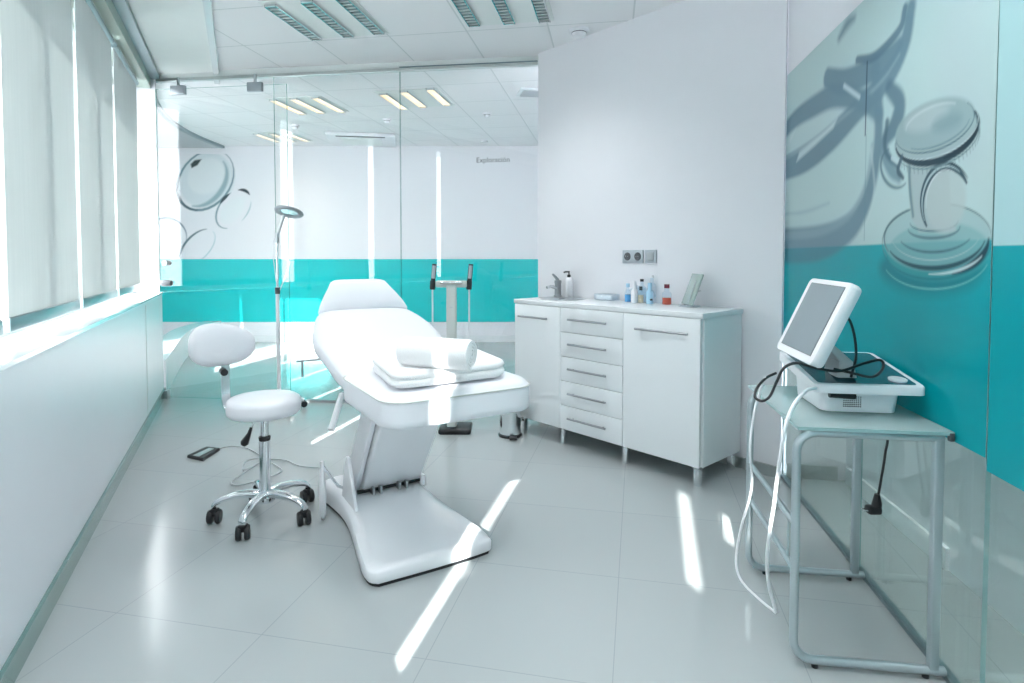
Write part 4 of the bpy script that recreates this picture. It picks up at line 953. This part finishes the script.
# ================================================================== glass console table
T0 = Vector((0.827, 1.696, 0)); TG = Vector((0.141, 0.99, 0)); TRA = math.atan2(-0.141, 0.99)
tb = thing('glass_console_table', 'grey tube table with a glass top beside the glass wall', 'table', T0, TRA)
TH_, TW, TL = 0.705, 0.388, 0.515; TR_ = 0.0125
def arc(c, r, a0, a1, n=6): return [Vector((c[0] + r * math.cos(math.radians(a0 + (a1 - a0) * i / n)), c[1], c[2] + r * math.sin(math.radians(a0 + (a1 - a0) * i / n)))) for i in range(n + 1)]
for yy in (0.0, TL):
    r_ = 0.055
    P = [Vector((TW + .0, yy, TH_ - TR_))] + arc((r_, yy, TH_ - TR_ - r_), r_, 90, 180) + arc((r_, yy, 0.022 + r_), r_, 180, 270) + [Vector((TW + .02, yy, 0.022))]
    MB().tube(P, TR_, 12).build('end_frame', M['tube'], tb, ang=60)
    MB().box((TW - .012, yy, TH_ / 2), (0.026, 0.022, TH_ - .03), bev=0.004).build('leg', M['tube'], tb)
    for xf in (0.06, TW - .03): MB().lathe([(0.009, 0.0), (0.009, 0.012)], (xf, yy, 0), 12).build('foot', M['black'], tb)
for z in (0.42, 0.286): MB().tube([(0, 0, z), (0, TL, z)], 0.009, 10).build('side_rail', M['tube'], tb)
MB().tube([(0, TL * .12, 0.286), (0, TL * .12, 0.42)], 0.0035, 8).tube([(0, TL * .32, 0.42), (0, TL * .5, 0.286)], 0.0035, 8).build('rail_brace', M['tube'], tb)
MB().tube([(TW - .012, 0, TH_ - .02), (TW - .012, TL, TH_ - .02)], 0.010, 10).tube([(0.03, 0, TH_ - .02), (0.03, TL, TH_ - .02)], 0.010, 10).build('top_rail', M['tube'], tb)
mb = MB(); tx0, tx1, ty0, ty1, z0, z1 = -0.005, 0.405, -0.025, TL + .02, TH_, TH_ + .01
V = [Vector((x, y, z)) for z in (z0, z1) for x, y in ((tx0, ty0), (tx1, ty0), (tx1, ty1), (tx0, ty1))]
mb.mi = 0; mb._add(V, [[0, 3, 2, 1], [4, 5, 6, 7]]); mb.mi = 1; mb._add(V, [[0, 1, 5, 4], [1, 2, 6, 5], [2, 3, 7, 6], [3, 0, 4, 7]])
M['frost'] = mat('frosted_glass_top', (0.62, 0.74, 0.74), 0.10, coat=0.5, spec=0.8)
gt = glass_mat('table_glass', (0.86, 0.94, 0.93)); 
_n = gt.node_tree; _o = [n for n in _n.nodes if n.type == 'OUTPUT_MATERIAL'][0]; _l = _o.inputs[0].links[0].from_socket
_d = _n.nodes.new('ShaderNodeBsdfDiffuse'); _d.inputs[0].default_value = (0.62, 0.74, 0.75, 1); _m = _n.nodes.new('ShaderNodeMixShader'); _m.inputs[0].default_value = 0.38
_n.links.new(_l, _m.inputs[1]); _n.links.new(_d.outputs[0], _m.inputs[2]); _n.links.new(_m.outputs[0], _o.inputs[0])
mb.build('glass_top', [gt, M['glassedge2']], tb, smooth=False)
MB().box((0.398, -0.02, TH_ - .004), (0.014, 0.014, 0.024), bev=0.003).build('corner_clip', M['darkgrey'], tb)
TZ = TH_ + 0.0105

# device
dv = thing('treatment_device', 'white desktop treatment unit with tilted touch screen on the glass table', 'medical device', T0 + Vector((0, 0, TZ)), TRA)
def dbox(x0, x1, y0, y1, z0a, z0b, za, zb, r=0.015, name='x', m=None, par=None, ins=0.0):
    ro = rrect(x1 - x0, y1 - y0, r, 4); cx, cy = (x0 + x1) / 2, (y0 + y1) / 2
    f = lambda y: (y + (y1 - y0) / 2) / (y1 - y0)
    lay = [[Vector((cx + x * (1 - ins), cy + y * (1 - ins), z0a + (z0b - z0a) * f(y))) for x, y in ro], [Vector((cx + x, cy + y, za + (zb - za) * f(y) - .004)) for x, y in ro],
           [Vector((cx + x * .985, cy + y * .985, za + (zb - za) * f(y))) for x, y in ro]]
    return MB().loft(lay).build(name, m, par, ang=40)
hs = dbox(0.112, 0.345, 0.135, 0.40, 0.006, 0.006, 0.072, 0.112, 0.03, 'housing', M['plastic'], dv, ins=0.06)
MB().box((0.218, 0.27, 0.003), (0.16, 0.2, 0.006)).build('rubber_feet', M['grey'], dv, smooth=False)
dbox(0.078, 0.395, 0.095, 0.455, 0.072, 0.115, 0.098, 0.145, 0.02, 'top_rim', M['plastic'], dv)
dbox(0.094, 0.379, 0.112, 0.440, 0.09, 0.12, 0.1010, 0.1452, 0.012, 'top_plate', M['darkteal'], dv)
MB().lathe([(0.0, -.002), (0.026, -.002), (0.026, .002), (0.0, .003)], (0.340, 0.155, 0.1085), 24, axis=(0, -.13, 1)).build('badge', M['lacquer'], dv)
f = MB()
for i in range(9):
    for j in range(6): f.box((0.18 + i * .006, 0.1385, 0.024 + j * .006), (0.003, 0.004, 0.003))
f.build('vent_grille', M['darkgrey'], hs, smooth=False)
MB().tube([(0.13, 0.118, 0.064), (0.205, 0.122, 0.060)], 0.010, 10).build('connector', M['black'], dv)
# screen: faces the room side, tilted back
sc_ = 0.62
def scr(u, v, d_=0.0):               # u along table length, v up the screen, d_ thickness away from the viewer
    base = Vector((0.046, 0.035, 0.165)); up = Vector((0.112, 0.0, 0.245)); al = Vector((-0.008, 0.315, 0.004)); nn = up.cross(al).normalized()
    if nn.x < 0: nn = -nn
    return base + al * u + up * v + nn * d_
ro = rrect(1, 1, 0.07, 5)
lay = [[scr(x + .5, z + .5, d_) for x, z in [(x * k, z * k) for x, z in ro]] for k, d_ in ((0.985, 0.0), (1.0, 0.004), (1.0, 0.026), (0.97, 0.036))]
scf = MB().loft(lay).build('screen_frame', M['plastic'], dv, ang=50)
MB().loft([[scr(x, z, d_) for x, z in ((0.10, 0.10), (0.90, 0.10), (0.90, 0.93), (0.10, 0.93))] for d_ in (-0.002, 0.006)]).build('display', M['screen'], scf, smooth=False)
MB().loft([[scr(x, z, d_) for x, z in ((0.092, 0.092), (0.908, 0.092), (0.908, 0.938), (0.092, 0.938))] for d_ in (-0.0008, 0.006)]).build('display_bezel', M['darkgrey'], scf, smooth=False)
sp = scr(0.5, 0.35, 0.03)
MB().loft([[Vector((sp.x + a, sp.y + b, sp.z)) for a, b in rrect(0.03, 0.10, 0.01, 3)], [Vector((0.19 + a, 0.20 + b, 0.16)) for a, b in rrect(0.04, 0.11, 0.01, 3)], [Vector((0.19 + a, 0.20 + b, 0.112)) for a, b in rrect(0.06, 0.12, 0.01, 3)]]).build('screen_bracket', M['grey'], dv, ang=50)
MB().tube([scr(0.3, 0.75, 0.03), Vector((0.19, 0.12, 0.28)), Vector((0.205, 0.12, 0.19)), Vector((0.20, 0.14, 0.115))], 0.004, 8, smooth=6).build('screen_cable', M['black'], scf)

# cables
def T(x, y, z): return T0 + Matrix.Rotation(TRA, 3, 'Z') @ Vector((x, y, z))
def PT(px, py, yl):                  # photo point on the table-local depth plane
    r = ray(px, py); k = (T0.dot(TG) + yl) / (r.dot(TG)); return Vector((r.x * k, r.y * k, CAMH + r.z * k))
bk_ = [PT(776, 373, .20), PT(766, 378, .18), PT(757, 388, .14), PT(755, 397, .10), PT(762, 401, .07), PT(770, 396, .05), PT(777, 381, .03), PT(784, 368, .03), PT(797, 363, .03), PT(815, 368, .05), PT(840, 371, .08), PT(862, 364, .12), PT(880, 360, .14), PT(883, 368, .12), PT(872, 377, .10), PT(850, 372.5, .11), PT(834, 369, .14)]
tag(MB().tube(bk_, 0.0042, 8, smooth=6).build('black_cable', M['black']), 'black cable looping over the corner of the desktop unit', 'cable')
w1 = [PT(816, 388, .09), PT(806, 391, .05), PT(793, 406, 0), PT(785, 428, -.03), PT(781, 452, -.03), PT(777, 480, -.02), PT(774, 505, 0), PT(770, 530, .02), PT(767, 558, .05), PT(769, 585, .08), PT(776, 612, .12)]
w2 = [PT(776, 613, .12), PT(758, 598, .14), PT(741, 580, .17), PT(736, 560, .18), PT(741, 528, .18), PT(749, 500, .17), PT(752, 480, .16), PT(750, 450, .15), PT(753, 420, .15), PT(758, 398, .16), PT(765, 376, .18)]
tag(MB().tube([q for q in w1 if q.z > 0.0] , 0.0055, 8, smooth=6).build('white_hose', M['plastic']), 'thick white lead hanging from the front of the desktop unit', 'cable')
tag(MB().tube(w2, 0.0042, 8, smooth=6).build('white_cable', M['plastic']), 'thin white lead hanging beside the far table leg down to the floor', 'cable')
k0 = [T(0.30, 0.30, TZ - .012), PT(886, 432, .28), PT(885, 455, .28), PT(881, 480, .28), PT(878, 497, .28)]
pc = thing('power_cord', 'black power cord dangling under the table with a round plug', 'cord')
MB().tube(k0, 0.004, 8, smooth=6).build('cord', M['black'], pc)
pp = PT(877, 503, .28)
MB().tube([pp + Vector((0, 0, .03)), pp + Vector((0, 0, .0)), pp + Vector((-.004, 0, -.028))], [0.008, 0.015, 0.017], 12).build('plug', M['black'], pc)
MB().box(pp + Vector((-.012, 0, -.022)), (0.045, 0.035, 0.026), bev=0.008).build('plug_head', M['black'], pc)
for s_ in (-1, 1): MB().tube([pp + Vector((-.03, s_ * .009, -.022)), pp + Vector((-.05, s_ * .009, -.022))], 0.0024, 8).build('prong', M['chrome'], pc)
